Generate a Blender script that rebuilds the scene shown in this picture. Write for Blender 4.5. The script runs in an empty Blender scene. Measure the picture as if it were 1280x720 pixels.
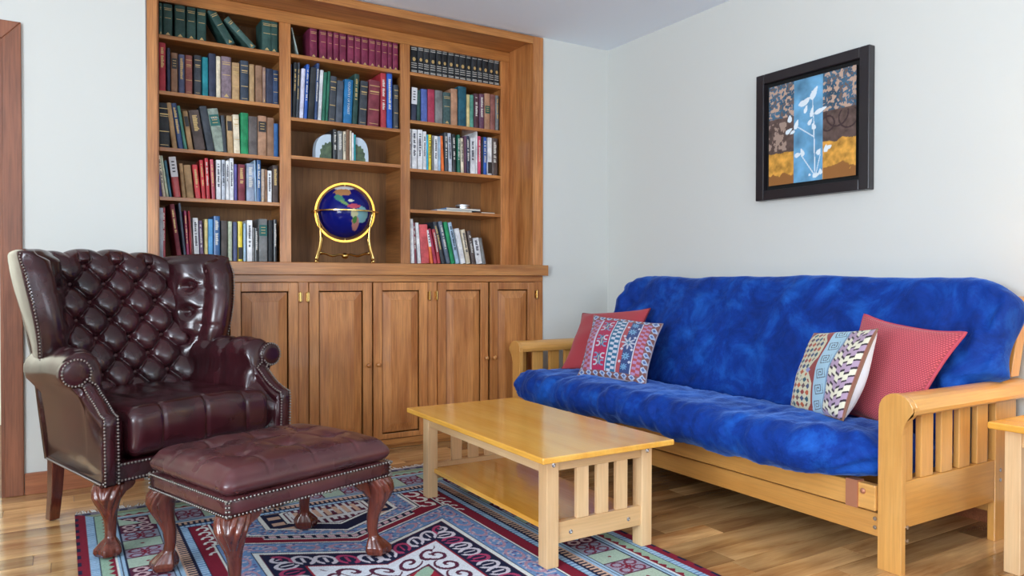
import bpy, math, random
import numpy as np
from mathutils import Vector, Matrix, noise
random.seed(7)
SC = bpy.context.scene
COL = SC.collection
PI = math.pi

# ---------------------------------------------------------------- camera
cam_d = bpy.data.cameras.new('camera'); cam = bpy.data.objects.new('camera', cam_d); COL.objects.link(cam)
yaw, pitch, roll = 0.54569624, -0.0127895, 0.00118262
fw = Vector((math.sin(yaw)*math.cos(pitch), math.cos(yaw)*math.cos(pitch), math.sin(pitch)))
rt = Vector((math.cos(yaw), -math.sin(yaw), 0)); up = rt.cross(fw)
rt, up = rt*math.cos(roll)+up*math.sin(roll), up*math.cos(roll)-rt*math.sin(roll)
cam.matrix_world = Matrix(((rt.x, up.x, -fw.x, 0), (rt.y, up.y, -fw.y, 0), (rt.z, up.z, -fw.z, 0.97), (0, 0, 0, 1)))
cam_d.sensor_width = 36; cam_d.lens = 928.44/1280*36; cam_d.clip_start = 0.05
SC.camera = cam

# ---------------------------------------------------------------- world and light
SC.view_settings.view_transform = 'Standard'; SC.view_settings.look = 'None'
SC.view_settings.gamma = 1; SC.view_settings.use_curve_mapping = False
SC.view_settings.exposure = 0.28
w = bpy.data.worlds.new('daylight'); SC.world = w; w.use_nodes = True
w.node_tree.nodes['Background'].inputs[0].default_value = (.72, .84, 1, 1)
w.node_tree.nodes['Background'].inputs[1].default_value = 1.6

def area(name, loc, target, sx, sy, power, color):
    d = bpy.data.lights.new(name, 'AREA'); d.shape = 'RECTANGLE'; d.size = sx; d.size_y = sy; d.energy = power; d.color = color
    o = bpy.data.objects.new(name, d); COL.objects.link(o); o.location = loc
    o.rotation_euler = (Vector(target)-Vector(loc)).to_track_quat('-Z', 'Y').to_euler()
    return o
# daylight through the windows of the wall behind the camera and of the left wall, and from the next room
area('window_daylight', (-2.52, -.1, 1.45), (0, .1, 3.1), 2.2, 1.5, 215, (.82, .91, 1))
area('window_daylight', (1.7, -2.12, 1.5), (1.7, 0, 2.9), 2.6, 1.5, 38, (.84, .92, 1))
area('window_daylight', (-1.5, 4.9, 1.7), (-1.0, 5.9, 1.1), 1.0, 1.2, 44, (1, .97, .90))
ld = bpy.data.lights.new('lamp_light', 'POINT'); ld.energy = 6; ld.color = (1, .72, .42); ld.shadow_soft_size = .04
lo = bpy.data.objects.new('lamp_light', ld); COL.objects.link(lo); lo.location = (2.90, .96, 1.0)

# ---------------------------------------------------------------- helpers: nodes
def srgb(r, g, b):
    f = lambda c: ((c/255+.055)/1.055)**2.4 if c/255 > .04045 else c/255/12.92
    return (f(r), f(g), f(b), 1)
def newmat(name):
    m = bpy.data.materials.new(name); m.use_nodes = True
    return m, m.node_tree, m.node_tree.nodes['Principled BSDF']
def plain(name, c, rough=.6, metal=0, coat=0, sheen=0, spec=.5, emit=0):
    m, nt, b = newmat(name)
    b.inputs['Base Color'].default_value = c if len(c) == 4 else (*c, 1)
    b.inputs['Roughness'].default_value = rough; b.inputs['Metallic'].default_value = metal
    b.inputs['Coat Weight'].default_value = coat; b.inputs['Sheen Weight'].default_value = sheen
    b.inputs['Specular IOR Level'].default_value = spec
    return m
def ramp(nt, fac, stops):
    r = nt.nodes.new('ShaderNodeValToRGB'); e = r.color_ramp.elements
    while len(e) < len(stops): e.new(.5)
    for i, (p, c) in enumerate(stops): e[i].position = p; e[i].color = c
    nt.links.new(fac, r.inputs[0]); return r.outputs[0]
def bump(nt, b, h, strength, dist=.01):
    n = nt.nodes.new('ShaderNodeBump'); n.inputs['Strength'].default_value = strength; n.inputs['Distance'].default_value = dist
    nt.links.new(h, n.inputs['Height']); nt.links.new(n.outputs[0], b.inputs['Normal'])
def coords(nt, scale, rand=True):
    tc = nt.nodes.new('ShaderNodeTexCoord'); mp = nt.nodes.new('ShaderNodeMapping'); mp.inputs['Scale'].default_value = scale
    nt.links.new(tc.outputs['Object'], mp.inputs[0])
    if not rand: return mp.outputs[0], None
    oi = nt.nodes.new('ShaderNodeObjectInfo'); ad = nt.nodes.new('ShaderNodeVectorMath'); ad.operation = 'MULTIPLY_ADD'
    ad.inputs[1].default_value = (37, 53, 71)
    nt.links.new(oi.outputs['Random'], ad.inputs[0]); nt.links.new(mp.outputs[0], ad.inputs[2])
    return ad.outputs[0], oi.outputs['Random']
def noise_n(nt, vec, scale, detail=4, rough=.55, dist=0):
    n = nt.nodes.new('ShaderNodeTexNoise'); n.inputs['Scale'].default_value = scale; n.inputs['Detail'].default_value = detail
    n.inputs['Roughness'].default_value = rough; n.inputs['Distortion'].default_value = dist
    nt.links.new(vec, n.inputs['Vector']); return n.outputs['Fac']
def wood(name, ca, cb, axis, rough=.4, coat=.0, vary=.0, stretch=14, scale=1.6, contrast=(.3, .72), fine=.12):
    m, nt, b = newmat(name)
    s = [stretch]*3; s['xyz'.index(axis)] = 1.0
    vec, rnd = coords(nt, s)
    f = noise_n(nt, vec, scale, 5, .6, .35)
    col = ramp(nt, f, [(contrast[0], ca), (contrast[1], cb)])
    s2 = [160]*3; s2['xyz'.index(axis)] = 6
    v2, _ = coords(nt, s2)
    f2 = noise_n(nt, v2, 1, 2, .5)
    mx = nt.nodes.new('ShaderNodeMix'); mx.data_type = 'RGBA'; mx.blend_type = 'MULTIPLY'; mx.inputs[0].default_value = 1
    nt.links.new(col, mx.inputs[6]); nt.links.new(ramp(nt, f2, [(.35, (1-fine*2,)*3+(1,)), (.6, (1, 1, 1, 1))]), mx.inputs[7])
    out = mx.outputs[2]
    if vary:
        hs = nt.nodes.new('ShaderNodeHueSaturation'); mr = nt.nodes.new('ShaderNodeMapRange')
        mr.inputs['To Min'].default_value = 1-vary; mr.inputs['To Max'].default_value = 1+vary*.6
        nt.links.new(rnd, mr.inputs[0]); nt.links.new(mr.outputs[0], hs.inputs['Value']); nt.links.new(out, hs.inputs['Color']); out = hs.outputs[0]
    nt.links.new(out, b.inputs['Base Color'])
    b.inputs['Roughness'].default_value = rough; b.inputs['Coat Weight'].default_value = coat; b.inputs['Coat Roughness'].default_value = .12
    bump(nt, b, f2, .06, .003)
    return m
def painted(name, rough=.9, sheen=0, bump_s=0, bump_scale=300):
    m, nt, b = newmat(name)
    a = nt.nodes.new('ShaderNodeVertexColor'); a.layer_name = 'Col'
    nt.links.new(a.outputs[0], b.inputs['Base Color']); b.inputs['Roughness'].default_value = rough; b.inputs['Sheen Weight'].default_value = sheen
    b.inputs['Specular IOR Level'].default_value = .25
    if bump_s:
        v, _ = coords(nt, (1, 1, 1), False); bump(nt, b, noise_n(nt, v, bump_scale, 2), bump_s, .004)
    return m
def leather(name, ca, cb, rough=.3, coat=.25):
    m, nt, b = newmat(name)
    v, _ = coords(nt, (1, 1, 1), False)
    nt.links.new(ramp(nt, noise_n(nt, v, 6, 3, .5), [(.3, ca), (.75, cb)]), b.inputs['Base Color'])
    nt.links.new(ramp(nt, noise_n(nt, v, 12, 2), [(.3, (rough-.02,)*3+(1,)), (.7, (rough+.07,)*3+(1,))]), b.inputs['Roughness'])
    b.inputs['Coat Weight'].default_value = coat; b.inputs['Coat Roughness'].default_value = .15
    vo = nt.nodes.new('ShaderNodeTexVoronoi'); vo.inputs['Scale'].default_value = 260; nt.links.new(v, vo.inputs['Vector'])
    n2 = noise_n(nt, v, 14, 2)
    ad = nt.nodes.new('ShaderNodeMath'); ad.operation = 'MULTIPLY_ADD'; ad.inputs[1].default_value = .12
    nt.links.new(vo.outputs['Distance'], ad.inputs[0]); nt.links.new(n2, ad.inputs[2])
    bump(nt, b, ad.outputs[0], .07, .005)
    return m

# ---------------------------------------------------------------- helpers: meshes and objects
WM = {}
def root(name, label, cat, loc=(0, 0, 0), rz=0, group=None, kind=None):
    o = bpy.data.objects.new(name, None); COL.objects.link(o); o.location = loc; o.rotation_euler = (0, 0, rz); o.empty_display_size = .1
    if label: o['label'] = label
    if cat: o['category'] = cat
    if group: o['group'] = group
    if kind: o['kind'] = kind
    WM[o.name] = Matrix.Translation(loc) @ Matrix.Rotation(rz, 4, 'Z')
    return o
def mk(name, vf, mat, parent=None, local=False, smooth=False, bev=0, seg=2, col=None, **props):
    v, f = vf
    me = bpy.data.meshes.new(name)
    P = WM.get(parent.name) if parent else None
    if P is not None and not local:
        inv = P.inverted(); v = [inv @ Vector(p) for p in v]
    me.from_pydata([tuple(p) for p in v], [], f)
    me.materials.append(mat)
    if smooth: me.shade_smooth()
    if col is not None:
        a = me.color_attributes.new('Col', 'FLOAT_COLOR', 'POINT'); c = np.ones((len(v), 4), np.float32); c[:, :3] = col
        a.data.foreach_set('color', c.ravel())
    me.validate(); me.update()
    o = bpy.data.objects.new(name, me); COL.objects.link(o)
    if parent: o.parent = parent; WM[o.name] = P
    else: WM[o.name] = Matrix.Identity(4)
    if bev:
        b = o.modifiers.new('bevel', 'BEVEL'); b.width = bev; b.segments = seg; b.limit_method = 'ANGLE'; b.angle_limit = .7
    for k, x in props.items(): o[k] = x
    return o
def flipfix(vf):
    return vf
def box(x0, x1, y0, y1, z0, z1):
    v = [(x, y, z) for x in (x0, x1) for y in (y0, y1) for z in (z0, z1)]
    return v, [(0, 1, 3, 2), (4, 6, 7, 5), (0, 4, 5, 1), (2, 3, 7, 6), (0, 2, 6, 4), (1, 5, 7, 3)]
def comb(*L):
    V = []; F = []
    for v, f in L:
        n = len(V); V += list(v); F += [tuple(i+n for i in q) for q in f]
    return V, F
def prism(poly, axis, a, b):
    # poly: list of 2-tuples in the remaining axes, in order
    n = len(poly); V = []
    for t in (a, b):
        for p in poly:
            if axis == 'x': V.append((t, p[0], p[1]))
            elif axis == 'y': V.append((p[0], t, p[1]))
            else: V.append((p[0], p[1], t))
    F = [tuple(range(n)), tuple(range(2*n-1, n-1, -1))] + [(i, i+n, (i+1) % n+n, (i+1) % n) for i in range(n)]
    return fixn((V, F))
def fixn(vf):
    import bmesh
    bm = bmesh.new(); vs = [bm.verts.new(p) for p in vf[0]]
    for f in vf[1]:
        try: bm.faces.new([vs[i] for i in f])
        except ValueError: pass
    bmesh.ops.recalc_face_normals(bm, faces=bm.faces)
    V = [v.co.copy() for v in bm.verts]; bm.verts.index_update(); F = [tuple(v.index for v in f.verts) for f in bm.faces]
    bm.free(); return V, F
def loft(rings, closed=True, caps=True):
    n = len(rings[0]); V = [tuple(p) for r in rings for p in r]; F = []
    m = n if closed else n-1
    for i in range(len(rings)-1):
        for j in range(m):
            a = i*n+j; b = i*n+(j+1) % n
            F.append((a, b, b+n, a+n))
    if caps and closed:
        F.append(tuple(range(n-1, -1, -1))); F.append(tuple(range((len(rings)-1)*n, len(rings)*n)))
    return fixn((V, F)) if closed else (V, F)
def tube(path, rad, n=10, caps=True, flat=None):
    path = [Vector(p) for p in path]
    if not hasattr(rad, '__len__'): rad = [rad]*len(path)
    rings = []; prev = None
    for i, p in enumerate(path):
        t = (path[min(i+1, len(path)-1)]-path[max(i-1, 0)]).normalized()
        if prev is None:
            a = Vector((0, 0, 1)) if abs(t.z) < .9 else Vector((1, 0, 0)); s = t.cross(a).normalized()
        else: s = (prev-t*prev.dot(t)).normalized()
        prev = s; u = t.cross(s)
        rings.append([p+(s*math.cos(2*PI*k/n)+u*math.sin(2*PI*k/n)*(flat or 1))*rad[i] for k in range(n)])
    return loft(rings, True, caps)
def lathe(prof, n=24, c=(0, 0, 0)):
    rings = [[(c[0]+r*math.cos(2*PI*k/n), c[1]+r*math.sin(2*PI*k/n), c[2]+z) for k in range(n)] for r, z in prof]
    return loft(rings)
def ball(c, r, n=12, m=8, sz=None):
    sz = sz or (1, 1, 1)
    V = []; F = []
    for i in range(1, m):
        th = PI*i/m
        for k in range(n): V.append((c[0]+r*sz[0]*math.sin(th)*math.cos(2*PI*k/n), c[1]+r*sz[1]*math.sin(th)*math.sin(2*PI*k/n), c[2]+r*sz[2]*math.cos(th)))
    V += [(c[0], c[1], c[2]+r*sz[2]), (c[0], c[1], c[2]-r*sz[2])]; T = len(V)-2; B = T+1
    for i in range(m-2):
        for k in range(n): F.append((i*n+k, (i+1)*n+k, (i+1)*n+(k+1) % n, i*n+(k+1) % n))
    for k in range(n): F.append((T, k, (k+1) % n)); F.append((B, (m-2)*n+(k+1) % n, (m-2)*n+k))
    return V, F
def grid(nu, nv, fn):
    V = [fn(i/nu, j/nv) for j in range(nv+1) for i in range(nu+1)]
    F = [(j*(nu+1)+i, j*(nu+1)+i+1, (j+1)*(nu+1)+i+1, (j+1)*(nu+1)+i) for j in range(nv) for i in range(nu)]
    return V, F
def rbox(c, h, r, n=10, warp=None, nseg=None):
    """rounded box, half sizes h, corner radius r; warp(p)->p"""
    ns = nseg or (n, n, n); V = {}; VL = []; F = []
    def key(i, j, k):
        if (i, j, k) not in V:
            p = Vector((-1+2*i/ns[0], -1+2*j/ns[1], -1+2*k/ns[2]))
            q = Vector([p[a]*h[a] for a in range(3)])
            inner = Vector([max(-(h[a]-r), min(h[a]-r, q[a])) for a in range(3)])
            d = q-inner
            if d.length > 1e-9:
                # soften the cube shell into a sphere
                e = Vector([d[a]/r for a in range(3)]); x, y, z = e
                e2 = Vector((x*math.sqrt(max(0, 1-y*y/2-z*z/2+y*y*z*z/3)), y*math.sqrt(max(0, 1-z*z/2-x*x/2+z*z*x*x/3)), z*math.sqrt(max(0, 1-x*x/2-y*y/2+x*x*y*y/3))))
                q = inner+e2*r
            q = q+Vector(c)
            V[(i, j, k)] = len(VL); VL.append(warp(q) if warp else q)
        return V[(i, j, k)]
    a, b, cc = ns
    for i in range(a):
        for j in range(b):
            F.append((key(i, j, 0), key(i, j+1, 0), key(i+1, j+1, 0), key(i+1, j, 0)))
            F.append((key(i, j, cc), key(i+1, j, cc), key(i+1, j+1, cc), key(i, j+1, cc)))
    for i in range(a):
        for k in range(cc):
            F.append((key(i, 0, k), key(i+1, 0, k), key(i+1, 0, k+1), key(i, 0, k+1)))
            F.append((key(i, b, k), key(i, b, k+1), key(i+1, b, k+1), key(i+1, b, k)))
    for j in range(b):
        for k in range(cc):
            F.append((key(0, j, k), key(0, j, k+1), key(0, j+1, k+1), key(0, j+1, k)))
            F.append((key(a, j, k), key(a, j+1, k), key(a, j+1, k+1), key(a, j, k+1)))
    return VL, F
def sstep(a, b, x):
    t = max(0, min(1, (x-a)/(b-a))); return t*t*(3-2*t)
def lerp(a, b, t): return a+(b-a)*t
ORD = ['', 'first', 'second', 'third', 'fourth', 'fifth', 'sixth', 'seventh', 'eighth', 'ninth', 'tenth', 'eleventh', 'twelfth', 'thirteenth', 'fourteenth', 'fifteenth', 'sixteenth',
       'seventeenth', 'eighteenth', 'nineteenth', 'twentieth', 'twenty-first', 'twenty-second', 'twenty-third', 'twenty-fourth', 'twenty-fifth']

# ---------------------------------------------------------------- materials
M = {}
m, nt, b = newmat('wall_paint'); b.inputs['Roughness'].default_value = .75; b.inputs['Base Color'].default_value = (.645, .65, .615, 1)
v, _ = coords(nt, (1, 1, 1), False); bump(nt, b, noise_n(nt, v, 60, 3), .05, .004); M['wall'] = m
M['ceiling'] = plain('ceiling_paint', (.84, .90, .97), .9)
M['next_room'] = plain('next_room_paint', (.70, .73, .66), .9)
M['plank'] = wood('floor_wood', srgb(156, 102, 56), srgb(232, 184, 124), 'x', .2, .5, .50, 6, 1.5, (.32, .62), .06)
M['cherry_z'] = wood('cherry_wood_upright', srgb(160, 94, 44), srgb(216, 148, 86), 'z', .36, .3, .10, 9, 1.8)
M['cherry_x'] = wood('cherry_wood_level', srgb(164, 98, 46), srgb(216, 150, 82), 'x', .36, .3, .08, 12, 1.8)
M['cherry_y'] = wood('cherry_wood_deep', srgb(150, 94, 48), srgb(200, 140, 80), 'y', .42, .2, .05, 12, 1.8)
M['cab_back'] = wood('cabinet_back_wood', srgb(122, 82, 46), srgb(156, 110, 64), 'z', .6, 0, 0, 8, 1.6)
M['trim'] = wood('door_trim_wood', srgb(118, 68, 46), srgb(160, 98, 68), 'z', .4, .2, .05, 10, 1.6)
M['base'] = wood('baseboard_wood', srgb(150, 86, 56), srgb(186, 116, 76), 'x', .4, .2, .05, 10, 1.6)
M['birch_x'] = wood('light_birch_level', srgb(212, 168, 116), srgb(236, 198, 148), 'x', .36, .3, .03, 6, 1.3, fine=.04)
M['birch_y'] = wood('light_birch_long', srgb(212, 168, 116), srgb(236, 198, 148), 'y', .36, .3, .03, 6, 1.3, fine=.04)
M['birch_z'] = wood('light_birch_upright', srgb(216, 172, 122), srgb(238, 202, 154), 'z', .38, .3, .03, 6, 1.3, fine=.04)
M['birch_top'] = wood('honey_birch_top', srgb(226, 156, 52), srgb(244, 188, 88), 'y', .16, .5, 0, 9, 1.4, fine=.04)
M['futon_z'] = wood('honey_wood_upright', srgb(210, 148, 72), srgb(232, 174, 98), 'z', .3, .4, .08, 7, 1.3, fine=.05)
M['futon_x'] = wood('honey_wood_deep', srgb(210, 146, 68), srgb(232, 174, 96), 'x', .3, .4, .08, 7, 1.3, fine=.05)
M['futon_y'] = wood('honey_wood_long', srgb(206, 142, 68), srgb(228, 170, 94), 'y', .3, .4, .05, 7, 1.3, fine=.05)
M['mahogany'] = wood('carved_mahogany', srgb(70, 27, 19), srgb(120, 56, 38), 'z', .24, .5, .05, 10, 2.2)
M['oxblood'] = leather('oxblood_leather', srgb(34, 12, 16), srgb(66, 25, 31), .20, .15)
M['oxblood_worn'] = leather('worn_oxblood_leather', srgb(58, 26, 30), srgb(92, 46, 48), .27, .15)
M['nail'] = plain('nailhead_metal', srgb(146, 140, 134), .28, 1)
M['dark_button'] = leather('button_leather', srgb(60, 28, 30), srgb(80, 40, 40), .3)
M['brass'] = plain('polished_brass', srgb(220, 182, 108), .18, 1)
M['gold_ring'] = plain('satin_gold', srgb(206, 146, 60), .36, 1)
M['steel'] = plain('bolt_steel', srgb(205, 205, 205), .25, 1)
M['copper'] = plain('copper_bracket', srgb(190, 128, 98), .45, .4)
M['black_frame'] = plain('black_frame_lacquer', srgb(34, 30, 34), .35, 0, .2)
M['black_gap'] = plain('frame_recess_black', srgb(12, 12, 14), .8)
M['velvet_pipe'] = plain('blue_piping', srgb(28, 58, 130), .8, 0, 0, .5)
M['paper'] = plain('book_pages', srgb(226, 218, 200), .9)
M['fringe'] = plain('cotton_fringe', srgb(214, 210, 204), .95)
M['white_cloth'] = plain('white_cotton', srgb(232, 232, 236), .9, 0, 0, .2)
# blue velvet
m, nt, b = newmat('blue_velvet'); v, _ = coords(nt, (1, 1, 1), False)
f = noise_n(nt, v, 5.5, 8, .68, .5)
nt.links.new(ramp(nt, f, [(.33, srgb(5, 36, 108)), (.5, srgb(8, 54, 142)), (.70, srgb(28, 94, 188))]), b.inputs['Base Color'])
b.inputs['Roughness'].default_value = .75; b.inputs['Sheen Weight'].default_value = .65; b.inputs['Sheen Roughness'].default_value = .35
b.inputs['Sheen Tint'].default_value = srgb(120, 160, 235); b.inputs['Specular IOR Level'].default_value = .2
bump(nt, b, noise_n(nt, v, 12, 6, .62, .6), .5, .02); M['velvet'] = m
M['painted_cloth'] = painted('woven_cloth', .95, .2, .35, 420)
M['rug'] = painted('rug_wool', 1.0, 0, .5, 500)
M['painted_flat'] = painted('printed_canvas', .7)
M['painted_gloss'] = painted('globe_enamel', .12)

# ================================================================ the setting
YW, XW, ZC = 3.962, 3.161, 2.505
def setting(name, vf, mat, parent=None, **k): return mk(name, vf, mat, parent, kind='structure', **k)
# floor: a sub-floor and single planks laid across the room
fl = setting('floor', box(-2.6, XW, -2.2, 5.95, -.06, -.004), wood('subfloor_wood', srgb(96, 62, 38), srgb(130, 88, 56), 'x', .5))
rr = random.Random(3); PW = .1085; y = .15; rowi = 0; npl = 0
while y < YW:
    x = -1.9-rr.random()*.9
    y1 = min(y+PW, YW+.0)
    while x < XW:
        L = rr.uniform(.55, 1.45); x1 = min(x+L, XW)
        if x1-x > .05 and x1 > -1.6 and npl < 299:
            a, bb, c, d = max(x, -2.6)+.0010, x1-.0010, y+.0010, y1-.0010
            mk('plank', comb((box(a, bb, c, d, -.0038, 0)[0], box(0, 1, 0, 1, 0, 1)[1])), M['plank'], fl); npl += 1
        x = x1
    y += PW; rowi += 1
setting('ceiling', box(-2.6, XW+.1, -2.2, 5.95, ZC, ZC+.06), M['ceiling'])
setting('wall_right', box(XW, XW+.1, -2.2, YW+.1, 0, ZC), M['wall'])
# back wall: piers beside the built-in bookcase and the doorway
DX0, DX1, DZ = -1.08, -.225, 2.035
bw = comb(box(-2.6, DX0, YW, YW+.12, 0, ZC), box(DX0, DX1, YW, YW+.12, DZ, ZC), box(DX1, .352, YW, YW+.12, 0, ZC), box(2.634, XW, YW, YW+.12, 0, ZC))
setting('wall_back', bw, M['wall'])
# left wall and the wall behind the camera, each with a window opening
setting('wall_left', comb(box(-2.7, -2.6, -2.2, -1.2, 0, ZC), box(-2.7, -2.6, 1.0, 5.95, 0, ZC), box(-2.7, -2.6, -1.2, 1.0, 0, .7), box(-2.7, -2.6, -1.2, 1.0, 2.2, ZC)), M['wall'])
setting('wall_front', comb(box(-2.7, .4, -2.3, -2.2, 0, ZC), box(3.0, XW+.1, -2.3, -2.2, 0, ZC), box(.4, 3.0, -2.3, -2.2, 0, .75), box(.4, 3.0, -2.3, -2.2, 2.25, ZC)), M['wall'])
for nme, vf in (('window_1', comb(box(-2.68, -2.63, -1.2, 1.0, .7, .75), box(-2.68, -2.63, -1.2, 1.0, 2.15, 2.2), box(-2.68, -2.63, -.13, -.07, .75, 2.15))),
                ('window_2', comb(box(.4, 3.0, -2.28, -2.23, .75, .8), box(.4, 3.0, -2.28, -2.23, 2.2, 2.25), box(1.67, 1.73, -2.28, -2.23, .8, 2.2)))):
    setting(nme, vf, M['trim'])
# the room beyond the doorway
setting('wall_beyond', comb(box(-2.7, .2, 5.95, 6.05, 0, ZC), box(.1, .2, YW+.12, 5.95, 0, ZC)), M['next_room'])
setting('trim_beyond', box(-2.6, .1, 5.925, 5.95, 0, .12), plain('white_trim', srgb(220, 226, 214), .5))
# door casing with mitred corners
d1 = root('door_1', None, None, (DX1, YW, 0), kind='structure')
cx0, cx1 = DX1+.008, -.145
mk('casing', prism([(cx0, 0), (cx1, 0), (cx1, 2.10), (cx0, 2.018)], 'y', YW-.018, YW), M['trim'], d1, bev=.004)
mk('casing', prism([(DX0-.08, 0), (DX0, 0), (DX0, 2.018), (DX0-.08, 2.10)], 'y', YW-.018, YW), M['trim'], d1, bev=.004)
mk('casing', prism([(DX0-.08, 2.10), (cx1, 2.10), (cx0, 2.018), (DX0, 2.018)], 'y', YW-.018, YW), M['trim'], d1, bev=.004)
mk('jamb', box(DX1-.004, DX1+.012, YW-.01, YW+.13, 0, 2.02), M['trim'], d1)
mk('jamb', box(DX0-.012, DX0+.004, YW-.01, YW+.13, 0, 2.02), M['trim'], d1)
mk('jamb', box(DX0, DX1, YW-.01, YW+.13, 2.0, 2.03), M['trim'], d1)
setting('baseboard_back', comb(box(-.143, .335, YW-.016, YW, 0, .097), box(2.64, XW, YW-.016, YW, 0, .097)), M['base'], bev=.003)
setting('baseboard_right', box(XW-.016, XW, -2.2, YW-.016, 0, .097), M['base'])

# ================================================================ built-in bookcase
YI = 4.24; YBK = 4.55
bc = root('bookcase', 'built-in cherry wood bookcase with three bays of shelves above the cabinet doors', 'bookcase', (1.49, YBK, 1.055))
Z0 = 1.055; ZT = 2.498; SH = .02
fx = [.357, 2.629]
for a, bb in ((.357, .402), (2.553, 2.629)):
    mk('face_stile', box(a, bb, YW-.012, YW+.012, Z0, ZT-.0), M['cherry_z'], bc, bev=.002)
mk('face_rail', box(.402, 2.553, YW-.012, YW+.012, 2.452, ZT), M['cherry_x'], bc, bev=.002)
mk('side_panel', box(.383, .4015, YW+.0125, YBK, Z0, 2.4698), M['cherry_z'], bc)
mk('side_panel', box(2.5535, 2.572, YW+.0125, YBK, Z0, 2.4698), M['cherry_z'], bc)
mk('soffit', box(.383, 2.572, YW+.0125, YBK, 2.470, 2.4995), M['cherry_x'], bc)
mk('back_panel', box(.402, 2.553, YBK-.012, YBK, Z0, 2.47), M['cab_back'], bc)
mk('header_rail', box(.402, 2.553, YI, YI+.02, 2.404, 2.469), M['cherry_x'], bc, bev=.002)
mk('inner_top', box(.426, 2.499, YI+.021, YBK-.013, 2.44, 2.455), M['cherry_x'], bc)
bays = [(.4385, 1.052), (1.114, 1.778), (1.840, 2.488)]
for a, bb in ((.402, .438), (1.052, 1.114), (1.778, 1.840), (2.488, 2.553)):
    mk('stile', box(a, bb, YI, YI+.02, Z0, 2.4035), M['cherry_z'], bc, bev=.002)
for xx in (1.083, 1.809):
    mk('partition', box(xx-.009, xx+.009, YI+.021, YBK-.013, Z0, 2.44), M['cherry_y'], bc)
mk('inner_side', box(.402+.001, .425, YI+.021, YBK-.013, Z0, 2.44), M['cherry_z'], bc)
mk('inner_side', box(2.50, 2.552, YI+.021, YBK-.013, Z0, 2.44), M['cherry_z'], bc)
shelves = {'A': [2.232, 1.942, 1.650, 1.394], 'B': [2.238, 1.881, 1.665], 'C': [2.240, 1.946, 1.648, 1.396]}
sx = {'A': (.426, 1.0735), 'B': (1.0925, 1.7995), 'C': (1.8185, 2.4995)}
for k, L in shelves.items():
    for z in L:
        a, bb = sx[k]; fa, fb = bays['ABC'.index(k)]
        mk('shelf', comb(box(fa+.0005, fb-.0005, YI+.001, YI+.0205, z-SH, z), box(a, bb, YI+.0205, YBK-.013, z-SH, z)), M['cherry_x'], bc, bev=.0015)

ct = mk('worktop', prism([(.33, 3.918), (2.651, 3.918), (2.651, 3.9605), (2.632, 3.9605), (2.632, YBK), (.354, YBK), (.354, 3.9605), (.33, 3.9605)], 'z', .988, 1.0545), M['cherry_x'], None, bev=.003)
ct['label'] = 'long cherry wood ledge between the bookshelves and the cabinet doors'; ct['category'] = 'counter'

cb = root('base_cabinet', 'cherry wood base cabinet with raised-panel doors under the bookshelves', 'cabinet', (1.49, YBK, 0))
YF = 3.952
mk('carcass', comb(box(.357, .375, YF+.021, YBK, 0, .987), box(2.61, 2.629, YF+.021, YBK, 0, .987), box(.375, 2.61, YBK-.02, YBK, 0, .987), box(.375, 2.61, YF+.021, YBK-.02, .04, .055)), M['cherry_z'], cb)
mk('top_rail', box(.357, 2.629, YF, YF+.02, .950, .9875), M['cherry_x'], cb, bev=.0015)
mk('bottom_rail', box(.357, 2.629, YF, YF+.02, .022, .058), M['cherry_x'], cb, bev=.0015)
mk('plinth', box(.37, 2.62, YF+.022, YF+.04, 0, .04), M['cherry_x'], cb)
for a, bb in ((.357, .392), (1.076, 1.128), (1.825, 1.884), (2.566, 2.629)):
    mk('stile', box(a, bb, YF, YF+.02, .0585, .9495), M['cherry_z'], cb, bev=.0015)
def panel_door(x0, x1, hinge, knob):
    z0, z1 = .062, .947; yf = YF-.010; fw_ = .052
    a, bb, c, d = x0+fw_, x1-fw_, z0+.03, z1-.046
    dr = mk('door', comb(box(x0, a, yf, YF+.012, z0, z1), box(bb, x1, yf, YF+.012, z0, z1), box(a, bb, yf, YF+.012, z0, c), box(a, bb, yf, YF+.012, d, z1)), M['cherry_z'], cb, bev=.0025)
    e = .052
    rings = [[(a, yf+.012, c), (bb, yf+.012, c), (bb, yf+.012, d), (a, yf+.012, d)],
             [(a+.006, yf+.012, c+.006), (bb-.006, yf+.012, c+.006), (bb-.006, yf+.012, d-.006), (a+.006, yf+.012, d-.006)],
             [(a+e, yf+.0025, c+e), (bb-e, yf+.0025, c+e), (bb-e, yf+.0025, d-e), (a+e, yf+.0025, d-e)],
             [(a+e+.001, yf+.0005, c+e+.001), (bb-e-.001, yf+.0005, c+e+.001), (bb-e-.001, yf+.0005, d-e-.001), (a+e+.001, yf+.0005, d-e-.001)]]
    mk('panel', loft(rings), M['cherry_z'], dr)
    if knob is not None:
        prof = [(.0, 0), (.008, 0), (.007, .008), (.012, .014), (.0135, .02), (.011, .025), (.0, .027)]
        v, f = lathe([(max(r, .0005), z) for r, z in prof], 16)
        v = [(knob+p[0], yf-p[2], .487+p[1]) for p in v]
        mk('knob', fixn((v, f)), M['cherry_x'], dr, smooth=True)
    for zz in (.87, .14):
        mk('hinge', comb(box(hinge-.008, hinge+.008, YF-.014, YF-.0005, zz-.022, zz+.022), tube([(hinge, YF-.017, zz-.030), (hinge, YF-.017, zz-.024), (hinge, YF-.017, zz+.024), (hinge, YF-.017, zz+.030)], [.002, .0045, .0045, .002], 8)), M['brass'], dr, label='polished brass hinge')
for x0, x1, h, k in ((.395, .722, .388, .70), (.730, 1.073, 1.082, .752), (1.131, 1.482, 1.122, 1.457), (1.490, 1.821, 1.832, 1.514), (1.888, 2.225, 1.877, 2.206), (2.240, 2.563, 2.574, 2.262)):
    panel_door(x0, x1, h, k)


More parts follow.
